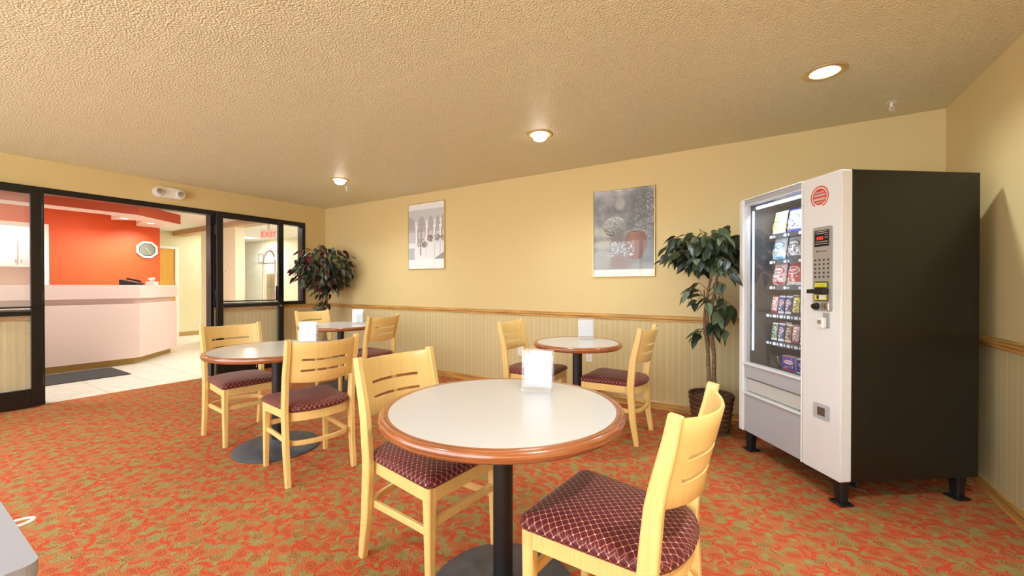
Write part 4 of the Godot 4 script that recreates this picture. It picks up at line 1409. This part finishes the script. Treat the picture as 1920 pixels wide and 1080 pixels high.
func vending():
	var v := thing("vending_machine", "black and white glass fronted snack vending machine in the corner", "vending machine", VAT, VT)
	var hw := VW / 2
	var zf := VD / 2       # front face
	var y0 := 0.139
	var y1 := 1.80
	var st := mb()
	# cabinet: black panels round a hollow
	st = mb(); bx(st, Vector3(hw - 0.02, y0, -zf), Vector3(hw, y1, zf - 0.06), 0.003); obj("side_panel", st, M.machine_black, v)
	st = mb(); bx(st, Vector3(-hw, y0, -zf), Vector3(-hw + 0.02, y1, zf - 0.06), 0.003); obj("side_panel", st, M.machine_black, v)
	st = mb(); bx(st, Vector3(-hw + 0.02, y0, -zf), Vector3(hw - 0.02, y1, -zf + 0.02), 0.003); obj("back_panel", st, M.machine_black, v)
	st = mb(); bx(st, Vector3(-hw + 0.02, y1 - 0.03, -zf + 0.02), Vector3(hw - 0.02, y1, zf - 0.06), 0.003); obj("top_panel", st, M.machine_black, v)
	st = mb(); bx(st, Vector3(-hw + 0.02, y0, -zf + 0.02), Vector3(hw - 0.02, y0 + 0.03, zf - 0.06), 0.003); obj("bottom_panel", st, M.machine_black, v)
	for x in [-1.0, 1.0]:
		for z in [-1.0, 1.0]:
			st = mb()
			var lx: float = x * (hw - 0.055)
			var lz: float = z * (zf - 0.06)
			bar(st, [Vector3(lx, 0.012, lz), Vector3(lx, y0 + 0.002, lz)], Vector3.RIGHT, [0.045, 0.06], [0.045, 0.06])
			box(st, Vector3(lx, 0.006, lz), Vector3(0.08, 0.012, 0.08), 0.003)
			obj("leg", st, M.black_metal, v)
	st = mb(); bx(st, Vector3(-hw + 0.01, 0.105, zf - 0.12), Vector3(hw - 0.01, y0, zf - 0.10)); obj("skirt_rail", st, M.black_metal, v)
	# product bay lining
	var bx0 := -hw + 0.03
	var bx1 := hw - 0.275
	st = mb()
	bx(st, Vector3(bx0, 0.45, -zf + 0.2), Vector3(bx1, 1.765, -zf + 0.21))
	bx(st, Vector3(bx0 - 0.008, 0.45, -zf + 0.2), Vector3(bx0, 1.765, zf - 0.06))
	bx(st, Vector3(bx1, 0.45, -zf + 0.2), Vector3(bx1 + 0.008, 1.765, zf - 0.06))
	bx(st, Vector3(bx0, 1.757, -zf + 0.2), Vector3(bx1, 1.765, zf - 0.06))
	bx(st, Vector3(bx0, 0.45, -zf + 0.2), Vector3(bx1, 0.46, zf - 0.06))
	tag(obj("bay_lining", st, M.inside_grey, v), "dark grey inside of the product bay")
	# control column, s = distance from the machine's right edge
	var cx0 := hw - 0.255
	st = mb()
	prism(st, rrect(0.255, y1 - y0, 0.012, 4), zf - 0.06, zf - 0.006, Transform3D(Basis(), Vector3(hw - 0.1275, (y0 + y1) / 2, 0)))
	prism(st, rrect(0.243, y1 - y0 - 0.012, 0.010, 4), zf - 0.006, zf, Transform3D(Basis(), Vector3(hw - 0.1275, (y0 + y1) / 2, 0)))
	tag(obj("control_column", st, M.machine_white, v), "off white control column")
	# glazed door frame
	var dx0 := -hw
	var dx1 := cx0 - 0.003
	var gx0 := -hw + 0.048
	var gx1 := dx1 - 0.012
	st = mb(); bx(st, Vector3(dx0, y0, zf - 0.06), Vector3(gx0, y1, zf), 0.008); obj("door_stile", st, M.machine_white, v)
	st = mb(); bx(st, Vector3(gx1, y0, zf - 0.06), Vector3(dx1, y1, zf), 0.004); obj("door_stile", st, M.machine_white, v)
	st = mb(); bx(st, Vector3(gx0, 1.757, zf - 0.06), Vector3(gx1, y1, zf - 0.012), 0.003); obj("door_head", st, M.machine_grey, v)
	st = mb(); bx(st, Vector3(gx0, 1.792, zf - 0.012), Vector3(gx1, y1, zf), 0.002); bx(st, Vector3(gx0, 1.752, zf - 0.012), Vector3(gx1, 1.758, zf - 0.004), 0.001); obj("head_trim", st, M.machine_white, v)
	st = mb(); bx(st, Vector3(gx0, 0.638, zf - 0.03), Vector3(gx1, 1.757, zf - 0.026)); tag(obj("glass_pane", st, M.machine_glass, v), "tinted glass front")
	st = mb(); bx(st, Vector3(gx0, 0.622, zf - 0.05), Vector3(gx1, 0.638, zf + 0.004), 0.004); obj("glass_sill", st, M.machine_white, v)
	st = mb(); bx(st, Vector3(gx0, 0.53, zf - 0.05), Vector3(gx1, 0.622, zf - 0.012), 0.003); obj("upper_kick_panel", st, M.machine_grey, v)
	st = mb(); bx(st, Vector3(gx0, y0 + 0.004, zf - 0.05), Vector3(gx1, 0.415, zf - 0.012), 0.003); obj("lower_kick_panel", st, M.machine_grey, v)
	mat("flap_grey", srgb(196, 196, 190), 0.4)
	st = mb(); bx(st, Vector3(gx0 + 0.012, 0.432, zf - 0.05), Vector3(gx1 - 0.006, 0.520, zf - 0.026), 0.004); tag(obj("delivery_flap", st, M.flap_grey, v), "delivery flap at the bottom of the door")
	st = mb(); bx(st, Vector3(gx0, 0.415, zf - 0.05), Vector3(gx1, 0.427, zf + 0.004), 0.003); obj("flap_sill", st, M.machine_white, v)
	st = mb(); box(st, Vector3(-hw + 0.03, y1 + 0.007, zf - 0.10), Vector3(0.05, 0.014, 0.03), 0.003); obj("door_hinge", st, M.black_metal, v)
	# keypad panel on the column
	var px := hw - 0.112
	var pan := Transform3D(Basis(), Vector3(px, 1.277, zf))
	st = mb(); prism(st, rrect(0.122, 0.468, 0.012, 4), 0.0, 0.008, pan)
	var panel := obj("keypad_panel", st, M.panel_grey, v)
	st = mb(); bx(st, Vector3(-0.048, 0.125, 0.008), Vector3(0.048, 0.215, 0.011), 0.002, pan); var scr := obj("display", st, M.dark_window, panel)
	st = mb()
	for k in 4: bx(st, Vector3(-0.03 + k * 0.011, 0.163, 0.0112), Vector3(-0.023 + k * 0.011, 0.179, 0.0118), 0.0, pan)
	tag(obj("display_digits", st, M.display_red, scr), "red glowing digits")
	st = mb()
	for q in [0.206, 0.196, 0.15, 0.138]: bx(st, Vector3(-0.04, q, 0.0112), Vector3(0.04, q + 0.003, 0.0116), 0.0, pan)
	for q in [0.185, 0.172]: bx(st, Vector3(0.022, q, 0.0112), Vector3(0.042, q + 0.003, 0.0116), 0.0, pan)
	obj("display_print", st, M.badge_grey, scr)
	st = mb(); bx(st, Vector3(-0.035, 0.094, 0.008), Vector3(-0.026, 0.104, 0.0084), 0.0, pan); bx(st, Vector3(-0.022, 0.097, 0.008), Vector3(0.03, 0.1005, 0.0084), 0.0, pan); obj("maker_mark", st, M.black_metal, panel)
	st = mb(); box(st, Vector3.ZERO, Vector3(0.010, 0.010, 0.006), 0.002)
	var keym := mesh_of(st)
	for r in 5:
		for c in 4:
			var k := obm("key", keym, M.black_metal, panel)
			k.position = pan * Vector3(-0.042 + c * 0.028, 0.05 - r * 0.0235, 0.010)
	st = mb(); bx(st, Vector3(-0.044, -0.178, 0.008), Vector3(0.044, -0.07, 0.014), 0.003, pan); var bill := obj("bill_acceptor", st, M.black_metal, panel)
	st = mb(); bx(st, Vector3(-0.038, -0.101, 0.014), Vector3(0.038, -0.076, 0.0155), 0.0, pan); bx(st, Vector3(-0.038, -0.172, 0.014), Vector3(0.038, -0.142, 0.0155), 0.0, pan); tag(obj("bill_label", st, M.label_yellow, bill), "yellow instruction label")
	st = mb(); bx(st, Vector3(-0.008, -0.168, 0.0155), Vector3(0.028, -0.146, 0.016), 0.0, pan); obj("bill_drawing", st, M.paper, bill)
	st = mb(); bx(st, Vector3(-0.025, -0.168, 0.0155), Vector3(-0.012, -0.146, 0.016), 0.0, pan); for q in [-0.1, -0.09]: bx(st, Vector3(-0.03, q + 0.004, 0.0155), Vector3(0.03, q + 0.006, 0.0158), 0.0, pan)
	obj("label_print", st, M.black_metal, bill)
	st = mb(); prism(st, PackedVector2Array([Vector2(-0.05, -0.136), Vector2(0.05, -0.136), Vector2(0.05, -0.108), Vector2(-0.05, -0.114)]), 0.014, 0.055, pan); obj("bill_mouth", st, M.black_metal, bill)
	st = mb(); lathe(st, [Vector2(0, 0), Vector2(0.02, 0), Vector2(0.018, 0.014), Vector2(0.013, 0.016), Vector2(0.013, 0.026), Vector2(0, 0.027)], 20, false, pan * Transform3D(Basis(Vector3.RIGHT, PI / 2), Vector3(-0.032, -0.208, 0.008))); obj("coin_knob", st, M.black_metal, panel)
	st = mb(); bx(st, Vector3(0.0, -0.226, 0.008), Vector3(0.045, -0.188, 0.011), 0.002, pan); obj("coin_plate", st, M.steel, panel)
	st = mb(); bx(st, Vector3(0.021, -0.22, 0.011), Vector3(0.025, -0.194, 0.0115), 0.0, pan); obj("coin_slot", st, M.black_metal, panel)
	# lock below, coin return, badge
	st = mb(); bx(st, Vector3(hw - 0.108, 0.952, zf), Vector3(hw - 0.066, 1.035, zf + 0.006), 0.002); var lk := obj("lock_plate", st, M.panel_grey, v)
	st = mb(); bx(st, Vector3(hw - 0.112, 0.952, zf + 0.006), Vector3(hw - 0.078, 1.01, zf + 0.034), 0.005); obj("lock_body", st, M.machine_white, lk)
	st = mb(); lathe(st, [Vector2(0, 0), Vector2(0.012, 0), Vector2(0.012, 0.006), Vector2(0, 0.006)], 16, false, Transform3D(Basis(Vector3.RIGHT, PI / 2), Vector3(hw - 0.095, 0.985, zf + 0.034))); obj("lock_cylinder", st, M.steel, lk)
	st = mb(); prism(st, rrect(0.105, 0.082, 0.012, 4), zf, zf + 0.006, Transform3D(Basis(), Vector3(hw - 0.117, 0.485, 0)))
	var cr := obj("coin_return", st, M.machine_grey, v)
	mat("cup_brown", srgb(96, 78, 66), 0.35)
	st = mb(); bx(st, Vector3(hw - 0.14, 0.462, zf + 0.006), Vector3(hw - 0.09, 0.508, zf + 0.008), 0.001); obj("coin_cup", st, M.cup_brown, cr)
	var bt := Transform3D(Basis(Vector3.RIGHT, PI / 2), Vector3(hw - 0.137, 1.682, zf))
	st = mb(); lathe(st, [Vector2(0, 0.0), Vector2(0.046, 0.0), Vector2(0.046, 0.0012), Vector2(0, 0.0012)], 36, false, bt); var bd := obj("badge", st, M.badge_red, v)
	st = mb()
	for k in 44:
		var a0 := -1.2 + k * 0.13
		if k > 40: continue
		var pts := []
		for q in [[a0, 0.053], [a0 + 0.13, 0.053], [a0 + 0.13, 0.060], [a0, 0.060]]:
			pts.append(Vector3(hw - 0.137 + cos(q[0]) * q[1], 1.682 + sin(q[0]) * q[1], zf + 0.0012))
		face(st, pts, Vector3(hw - 0.137, 1.682, zf - 0.2))
	obj("badge_ring", st, M.badge_red, bd)
	st = mb()
	for q in [[0.024, 0.034, 0.006], [0.008, 0.043, 0.010], [-0.014, 0.042, 0.012], [-0.032, 0.028, 0.005]]:
		box(st, Vector3(hw - 0.137, 1.682 + q[0], zf + 0.0016), Vector3(q[1] * 2 * 0.9, q[2], 0.0008), 0.0)
	obj("badge_print", st, M.badge_grey, bd)
	# lamps inside: tube beside the glass and one over it
	st = mb(); tube(st, [Vector3(gx0 + 0.002, 0.72, zf - 0.075), Vector3(gx0 + 0.002, 1.72, zf - 0.075)], 0.007, 10); obj("side_tube", st, M.tube_glow, v)
	st = mb(); tube(st, [Vector3(gx0 + 0.04, 1.735, zf - 0.075), Vector3(gx1 - 0.02, 1.735, zf - 0.075)], 0.011, 10); obj("top_tube", st, M.tube_glow, v)
	var tf := Transform3D(Basis(Vector3.UP, VT), VAT)
	var cool := Color(0.86, 0.92, 1.0)
	area(tf * Vector3(gx0 + 0.016, 1.2, zf - 0.08), tf.basis * Vector3(1, 0, -0.7), Vector2(0.03, 1.0), 0.18, cool)
	area(tf * Vector3((gx0 + gx1) / 2, 1.72, zf - 0.08), tf.basis * Vector3(0, -1, -0.8), Vector2(0.45, 0.03), 0.28, cool)
	# trays, coils, price tags, products
	var cols := [["p_yellow", srgb(240, 232, 150), srgb(250, 250, 246), srgb(226, 206, 90)], ["p_blue", srgb(236, 240, 250), srgb(52, 66, 168), srgb(236, 240, 252)], ["p_white", srgb(240, 242, 244), srgb(120, 180, 220), srgb(250, 250, 250)], ["p_silver", srgb(196, 198, 200), srgb(60, 60, 64), srgb(236, 236, 236)], ["p_pink", srgb(226, 196, 190), srgb(176, 60, 66), srgb(248, 240, 230)], ["p_red", srgb(206, 52, 58), srgb(246, 240, 236), srgb(206, 52, 58)], ["p_navy", srgb(48, 56, 120), srgb(230, 232, 240), srgb(150, 40, 60)], ["p_lemon", srgb(232, 216, 50), srgb(50, 50, 46), srgb(246, 240, 190)], ["p_brown", srgb(130, 74, 46), srgb(232, 210, 170), srgb(80, 40, 26)], ["p_green", srgb(104, 140, 90), srgb(240, 236, 220), srgb(60, 90, 50)], ["p_box", srgb(40, 64, 180), srgb(196, 60, 50), srgb(236, 236, 244)]]
	var words := {"p_yellow": "pale yellow", "p_blue": "blue and white", "p_white": "white and light blue", "p_silver": "silver", "p_pink": "pink", "p_red": "red and white", "p_navy": "navy", "p_lemon": "bright yellow", "p_brown": "brown", "p_green": "green", "p_box": "blue and red"}
	for i in cols.size():
		var m := mat(cols[i][0], Color.WHITE, 0.3)
		m.albedo_texture = pack_print(i + 3, cols[i][1], cols[i][2], cols[i][3])
	var big := bag_mesh(0.122, 0.165, 0.05)
	var bar_m := bag_mesh(0.054, 0.125, 0.028)
	var shelves := [1.545, 1.365, 1.185, 0.985, 0.79, 0.60]
	var rank := ["topmost", "second", "third", "fourth", "fifth", "lowest"]
	var fills := [["p_yellow", "p_blue", "p_silver", "p_red"], ["p_white", "p_silver", "p_blue", "p_yellow"], ["p_pink", "p_red", "p_brown", "p_white"], ["p_pink", "p_navy", "p_navy", "p_lemon", "p_silver", "p_brown", "p_green", "p_red"], ["p_green", "p_navy", "p_brown", "p_pink", "p_navy", "p_lemon", "p_red", "p_silver"], ["", "p_box", "p_navy", "p_lemon"]]
	var zt := zf - 0.06 - 0.13   # tray front
	for r in 6:
		var n: int = fills[r].size()
		var cw := (bx1 - bx0 - 0.01) / n
		st = mb(); bx(st, Vector3(bx0 + 0.003, shelves[r] - 0.012, -zf + 0.215), Vector3(bx1 - 0.003, shelves[r], zt)); var tray := obj("tray", st, M.tray_black, v)
		st = mb(); bx(st, Vector3(bx0 + 0.003, shelves[r] - 0.03, zt), Vector3(bx1 - 0.003, shelves[r] + 0.004, zt + 0.006)); obj("tray_lip", st, M.tray_black, tray)
		st = mb()
		var pts := []
		var rad := minf(cw * 0.40, 0.046)
		for k in 57:
			var a := TAU * k / 8.0
			pts.append(Vector3(cos(a) * rad, rad + 0.003 + sin(a) * rad, -k * 0.0058))
		tube(st, pts, 0.0022, 5)
		var coil := mesh_of(st)
		st = mb(); box(st, Vector3.ZERO, Vector3(0.026, 0.018, 0.001)); box(st, Vector3(0.03, 0, 0), Vector3(0.012, 0.014, 0.001))
		var price := mesh_of(st)
		for c in n:
			var x := bx0 + 0.005 + cw * (c + 0.5)
			var co := obm("coil", coil, M.steel, tray)
			co.position = Vector3(x, shelves[r], zt - 0.005)
			var pt := obm("price_tag", price, M.paper, tray)
			pt.position = Vector3(x - 0.012, shelves[r] - 0.015, zt + 0.007)
			var key: String = fills[r][c]
			if key == "": continue
			var spot_ := "%s tray of the vending machine" % rank[r]
			if r < 3:
				var o := obm("snack_bag", big, M[key])
				tag(o, "%s snack bag on the %s" % [words[key], spot_], "snack bag", "snack bags in the vending machine")
				vput(o, Vector3(x, shelves[r] + 0.004, zt - 0.04 - 0.006 * (c % 2)), -0.16)
			elif r < 5:
				var o := obm("candy_bar", bar_m, M[key])
				tag(o, "%s candy bar in a coil on the %s" % [words[key], spot_], "candy bar", "candy bars in the vending machine")
				vput(o, Vector3(x, shelves[r] + 0.004, zt - 0.032), -0.12)
				var o2 := obm("candy_bar", bar_m, M[fills[r][(c + 3) % n]])
				tag(o2, "%s candy bar standing behind another on the %s" % [words[fills[r][(c + 3) % n]], spot_], "candy bar", "candy bars in the vending machine")
				vput(o2, Vector3(x + 0.003, shelves[r] + 0.01, zt - 0.085), -0.05)
			else:
				st = mb()
				box(st, Vector3(0, 0.052, -0.02), Vector3(0.118, 0.104, 0.04), 0.002)
				var o := thing("snack_box", "%s snack box on the %s" % [words[key], spot_], "snack box", Vector3.ZERO, 0.0, "snack boxes in the vending machine")
				obj("carton", st, M.machine_grey, o)
				st = mb(); print_quad(st, 0.114, 0.1, 0.0006, Transform3D(Basis(), Vector3(0, 0.052, 0))); obj("front_print", st, M[key], o)
				vput(o, Vector3(x, shelves[r] + 0.001, zt - 0.012))

# ------------------------------------------------------------------ plants
func leaf_mesh(l: float, w: float, bend: float, fold: float) -> ArrayMesh:
	# points along +z from the stalk, drooping; two folded halves
	var st := mb()
	st.set_smooth_group(-1)
	var n := 5
	var mid := []
	var le := []
	var ri := []
	for k in n + 1:
		var f := float(k) / n
		var half := w / 2 * pow(sin(PI * pow(f, 0.72)), 0.9) if k > 0 and k < n else 0.0
		var c := Vector3(0, -bend * f * f, l * f)
		mid.append(c)
		le.append(c + Vector3(-half, half * fold, 0))
		ri.append(c + Vector3(half, half * fold, 0))
	for k in n:
		for q in [[le, 1.0], [ri, -1.0]]:
			var e: Array = q[0]
			if k == 0: face(st, [mid[0], mid[1], e[1]], Vector3(0, -1, 0))
			elif k == n - 1: face(st, [mid[k], mid[n], e[k]], Vector3(0, -1, 0))
			else: face(st, [mid[k], mid[k + 1], e[k + 1], e[k]], Vector3(0, -1, 0))
	return mesh_of(st)

func basket(t: Node3D, r0: float, r1: float, h: float):
	# woven basket: rows of canes going over and under the stakes
	var st := mb()
	lathe(st, [Vector2(0, 0.002), Vector2(r0 - 0.006, 0.002), Vector2(r1 - 0.012, h - 0.02), Vector2(0, h - 0.03)], 32, false)
	obj("liner", st, M.wicker_dark, t)
	var rows := 15
	for i in rows:
		st = mb()
		var f := (i + 0.5) / rows
		var pts := []
		for k in 49:
			var a := TAU * k / 48.0
			var rr := lerpf(r0, r1, f) + 0.004 * (1.0 if (k / 2 + i) % 2 == 0 else -1.0)
			pts.append(Vector3(cos(a) * rr, f * h, sin(a) * rr))
		tube(st, pts, h / rows * 0.5, 5, false)
		obj("cane_row", st, M.wicker if i % 2 == 0 else M.wicker_dark, t)
	for k in 24:
		st = mb()
		var a := TAU * k / 24.0
		tube(st, [Vector3(cos(a) * r0, 0.002, sin(a) * r0), Vector3(cos(a) * r1, h, sin(a) * r1)], 0.005, 5)
		obj("stake", st, M.wicker, t)
	st = mb()
	var rim := []
	for k in 41: rim.append(Vector3(cos(TAU * k / 40.0) * r1, h + 0.004, sin(TAU * k / 40.0) * r1))
	tube(st, rim, 0.012, 8, false)
	obj("rim", st, M.wicker_dark, t)
	st = mb()
	lathe(st, [Vector2(r1 - 0.012, h - 0.035), Vector2(r1 * 0.7, h - 0.015), Vector2(r1 * 0.3, h + 0.002), Vector2(0, h + 0.005)], 28, true)
	tag(obj("moss_top", st, M.moss, t), "dry brown moss filling the basket")

func leaf_at(t: Node3D, mesh: Mesh, m: Material, at: Vector3, dir: Vector3, roll: float, s: float):
	var o := obm("leaf", mesh, m, t)
	var b := Basis.looking_at(-dir, Vector3.UP) if absf(dir.normalized().y) < 0.98 else Basis.looking_at(-dir, Vector3.RIGHT)
	o.transform = Transform3D((b * Basis(Vector3.BACK, roll)).scaled(Vector3.ONE * s), at)

# leaves deep in a crown, too many to pick apart: one part for each colour
func inner_leaves(t: Node3D, _what: String, count: int, mid: Vector3, ext: Vector3, base: Vector3, mats: Array, seed_: int):
	var r := RandomNumberGenerator.new()
	r.seed = seed_
	var src := leaf_mesh(0.1, 0.05, 0.03, 0.3)
	for m in mats.size():
		var st := SurfaceTool.new()
		for i in count / mats.size():
			var q := Vector3(r.randf_range(-1, 1), r.randf_range(-1, 1), r.randf_range(-1, 1))
			while q.length() > 1.0: q = Vector3(r.randf_range(-1, 1), r.randf_range(-1, 1), r.randf_range(-1, 1))
			var p := mid + q * ext
			var rel := Vector2(base.x + p.x - 5.969, base.z + p.z - 0.667)
			if rel.dot(Vector2(-0.79987, 0.60018)) < 0.1 and rel.dot(Vector2(-0.60018, -0.79987)) < 0.1: continue
			p.z = maxf(p.z, 0.12 - base.z)
			p.x = maxf(p.x, 0.12 - base.x)
			var dir := Vector3(q.x + r.randf_range(-0.5, 0.5), -r.randf_range(0.1, 0.9), q.z + r.randf_range(-0.5, 0.5)).normalized()
			if base.z + p.z + dir.z * 0.11 < 0.03: dir.z = absf(dir.z)
			if base.x + p.x + dir.x * 0.11 < 0.03: dir.x = absf(dir.x)
			st.append_from(src, 0, Transform3D((Basis.looking_at(-dir, Vector3.UP if absf(dir.y) < 0.98 else Vector3.RIGHT) * Basis(Vector3.BACK, r.randf_range(-1, 1))).scaled(Vector3.ONE * r.randf_range(0.9, 1.3)), p))
		tag(obm("inner_leaves", st.commit(), mats[m], t), "leaves deep inside the crown", "", "", "stuff")

func plants():
	var r := RandomNumberGenerator.new()
	r.seed = 77
	# ficus by the vending machine
	var base := Vector3(5.76, 0, 0.40)
	var t := thing("ficus_tree", "tall green ficus in a wicker basket beside the vending machine", "plant", base)
	basket(t, 0.125, 0.160, 0.295)
	var st: SurfaceTool
	var trunks := [[Vector3(0.0, 0.28, 0.02), Vector3(-0.02, 0.6, 0.02), Vector3(-0.05, 0.95, 0.02), Vector3(0.0, 1.25, 0.02), Vector3(0.02, 1.48, 0.02)], [Vector3(0.03, 0.28, -0.01), Vector3(0.02, 0.6, 0.0), Vector3(0.0, 0.95, -0.02), Vector3(0.03, 1.2, -0.02), Vector3(0.06, 1.42, -0.03)], [Vector3(-0.03, 0.28, -0.03), Vector3(-0.02, 0.62, -0.03), Vector3(-0.03, 0.92, -0.05), Vector3(-0.06, 1.15, -0.04)]]
	for i in 3:
		st = mb()
		var c := Curve3D.new()
		for q in trunks[i]: c.add_point(q)
		var pts := []
		var rad := []
		for k in 15:
			var f := k / 14.0
			pts.append(c.sample_baked(c.get_baked_length() * f) + Vector3(0.004 * sin(k * 1.7 + i), 0, 0.004 * cos(k * 2.1 + i)))
			rad.append((0.017 - 0.009 * f) * (1.0 if i < 2 else 0.6) * (1.0 + 0.12 * sin(k * 2.9)))
		tube(st, pts, rad, 8)
		obj("trunk", st, M.bark, t)
	var leaves := [leaf_mesh(0.105, 0.052, 0.02, 0.25), leaf_mesh(0.092, 0.046, 0.03, 0.35), leaf_mesh(0.115, 0.050, 0.035, 0.15)]
	var mats := [M.leaf_green, M.leaf_dark, M.leaf_dark, M.leaf_green, M.leaf_grey]
	var branches := 46
	for i in branches:
		# branch ends spread over an umbrella crown, some lower sprays
		var a := i * 2.399963
		var f := (i + 0.5) / branches
		var top := Vector3(0.01, 1.30 + 0.12 * r.randf(), 0.0)
		var rad := 0.12 + 0.32 * sqrt(f) * r.randf_range(0.75, 1.05)
		var y := 1.66 - 0.34 * f * f - r.randf() * 0.08
		if i % 5 == 4:
			top = Vector3(-0.02, r.randf_range(0.9, 1.15), 0.0)
			rad = r.randf_range(0.1, 0.22)
			y = top.y + r.randf_range(-0.05, 0.12)
		if i % 11 == 10:
			top = Vector3(0.01, 0.82, 0.0)
			rad = 0.12
			y = 0.72 + r.randf() * 0.15
		var e := Vector3(cos(a) * rad, y, sin(a) * rad)
		if base.z + e.z < 0.09: e.z = 0.09 - base.z
		# keep clear of the machine's front
		var n := Vector2(-0.79987, 0.60018)
		var dd := (Vector2(base.x + e.x, base.z + e.z) - Vector2(5.969, 0.667)).dot(n)
		if dd < 0.09 and Vector2(base.x + e.x - 5.969, base.z + e.z - 0.667).dot(Vector2(-0.60018, -0.79987)) < 0.12:
			e += Vector3(n.x, 0, n.y) * (0.09 - dd)
		var m1 := top.lerp(e, 0.5) + Vector3(0, 0.06, 0)
		st = mb(); tube(st, [top, m1, e], [0.004, 0.003, 0.0018], 5); obj("branch", st, M.bark, t)
		var count := 6 if i % 5 != 4 else 4
		for k in count:
			var g := 0.35 + 0.65 * (k + 1.0) / count
			var p := (top.lerp(m1, g * 2.0) if g < 0.5 else m1.lerp(e, g * 2.0 - 1.0))
			var out := Vector3(e.x, 0, e.z).normalized()
			var side := out.cross(Vector3.UP) * (1.0 if k % 2 == 0 else -1.0)
			var dir := (out * r.randf_range(0.4, 1.0) + side * r.randf_range(0.2, 0.9) + Vector3.DOWN * r.randf_range(0.1, 0.9)).normalized()
			var tipw := base + p + dir * 0.11
			if tipw.z < 0.04: dir = (dir + Vector3(0, -0.5, 1.2)).normalized()
			var td := (Vector2(tipw.x, tipw.z) - Vector2(5.969, 0.667)).dot(n)
			if td < 0.03: dir = (dir + Vector3(n.x, -0.6, n.y) * 1.2).normalized()
			leaf_at(t, leaves[r.randi() % 3], mats[r.randi() % 5], p, dir, r.randf_range(-0.6, 0.6), r.randf_range(1.0, 1.4))
	inner_leaves(t, "ficus", 190, Vector3(0.01, 1.47, 0.0), Vector3(0.30, 0.15, 0.26), base, [M.leaf_dark, M.leaf_green], 901)
	# bushy two coloured plant in the corner
	base = Vector3(0.60, 0, 0.42)
	t = thing("corner_bush", "bushy green and burgundy artificial tree in the corner by the window", "plant", base)
	basket(t, 0.12, 0.15, 0.28)
	for i in 3:
		st = mb()
		var pts := []
		for k in 9: pts.append(Vector3(-0.03 + i * 0.03 + 0.02 * sin(k + i), 0.26 + k * 0.12, 0.02 * cos(k * 1.3 + i)))
		tube(st, pts, 0.011, 6)
		obj("trunk", st, M.bark, t)
	leaves = [leaf_mesh(0.095, 0.046, 0.03, 0.3), leaf_mesh(0.085, 0.042, 0.02, 0.2)]
	mats = [M.leaf_green, M.leaf_dark, M.leaf_grey, M.leaf_dark, M.leaf_burgundy, M.leaf_olive]
	for i in 290:
		var a := i * 2.399963
		var f := (i + 0.5) / 290.0
		var lat := acos(1.0 - 2.0 * f)
		var shell := r.randf_range(0.62, 1.0)
		var q := Vector3(sin(lat) * cos(a), cos(lat), sin(lat) * sin(a)) * shell
		var p := Vector3(q.x * 0.44, 1.42 + q.y * 0.40, q.z * 0.44)
		if q.y < -0.35:
			p.x *= 0.82; p.z *= 0.82
		if i % 14 == 0:
			p = Vector3(r.randf_range(-0.14, 0.14), r.randf_range(0.84, 1.0), r.randf_range(-0.08, 0.14))
		p.x = maxf(p.x, 0.10 - base.x)
		p.z = maxf(p.z, 0.09 - base.z)
		var out := Vector3(q.x, 0, q.z).normalized()
		var dir := (out * r.randf_range(0.3, 1.0) + Vector3(r.randf_range(-0.5, 0.5), -r.randf_range(0.1, 1.0), r.randf_range(-0.5, 0.5))).normalized()
		var tip := base + p + dir * 0.1
		if tip.z < 0.04: dir = (dir + Vector3(0, -0.5, 1.5)).normalized()
		if tip.x < 0.10: dir = (dir + Vector3(1.5, -0.5, 0)).normalized()
		var mm: Material = mats[r.randi() % 4]
		if (p.x < -0.1 and r.randf() < 0.45) or r.randf() < 0.14: mm = M.leaf_burgundy
		if p.x > 0.25 and p.y > 1.5 and r.randf() < 0.4: mm = M.leaf_olive
		leaf_at(t, leaves[r.randi() % 2], mm, p, dir, r.randf_range(-0.8, 0.8), r.randf_range(1.0, 1.45))
	inner_leaves(t, "bush", 420, Vector3(0.02, 1.42, 0.04), Vector3(0.33, 0.27, 0.33), base, [M.leaf_dark, M.leaf_green, M.leaf_burgundy], 902)
	for i in 26:
		var a := i * 2.399963
		var e := Vector3(cos(a) * 0.34, 1.25 + 0.35 * fmod(i * 0.37, 1.0), sin(a) * 0.34)
		e.x = maxf(e.x, 0.09 - base.x)
		e.z = maxf(e.z, 0.07 - base.z)
		st = mb(); tube(st, [Vector3(0, 1.05, 0), Vector3(e.x * 0.5, (1.05 + e.y) / 2 + 0.05, e.z * 0.5), e], [0.005, 0.004, 0.002], 5); obj("branch", st, M.bark, t)

# ------------------------------------------------------------------ the corner of a further table
func small_things():
	mat("grey_top", srgb(150, 146, 148), 0.45)
	var t := thing("serving_table", "pale grey topped table with a rounded corner beside the largest table", "table", Vector3(4.60, 0, 4.286))
	var st := mb()
	prism(st, rrect(1.0, 0.75, 0.022, 6), 0.70, 0.725, Transform3D(Basis(Vector3.RIGHT, Vector3.BACK, Vector3.UP), Vector3.ZERO))
	obj("tabletop", st, M.grey_top, t)
	for q in [[-0.42, -0.3], [0.42, -0.3], [-0.42, 0.3], [0.42, 0.3]]:
		st = mb(); tube(st, [Vector3(q[0], 0.0, q[1]), Vector3(q[0], 0.70, q[1])], 0.016, 12); obj("leg", st, M.steel, t)
	# small white loop hooked on the table's edge
	st = mb()
	var pts := []
	for k in 13:
		var f := PI * k / 12.0
		pts.append(Vector3(-0.016 * cos(f), 0.0, -0.028 * sin(f)))
	tube(st, pts, 0.0035, 6)
	var lp := obj("cloth_clip", st, M.white_plastic)
	tag(lp, "small white curled clip on the pale grey table's edge", "clip")
	lp.position = Vector3(4.865, 0.712, 3.911)
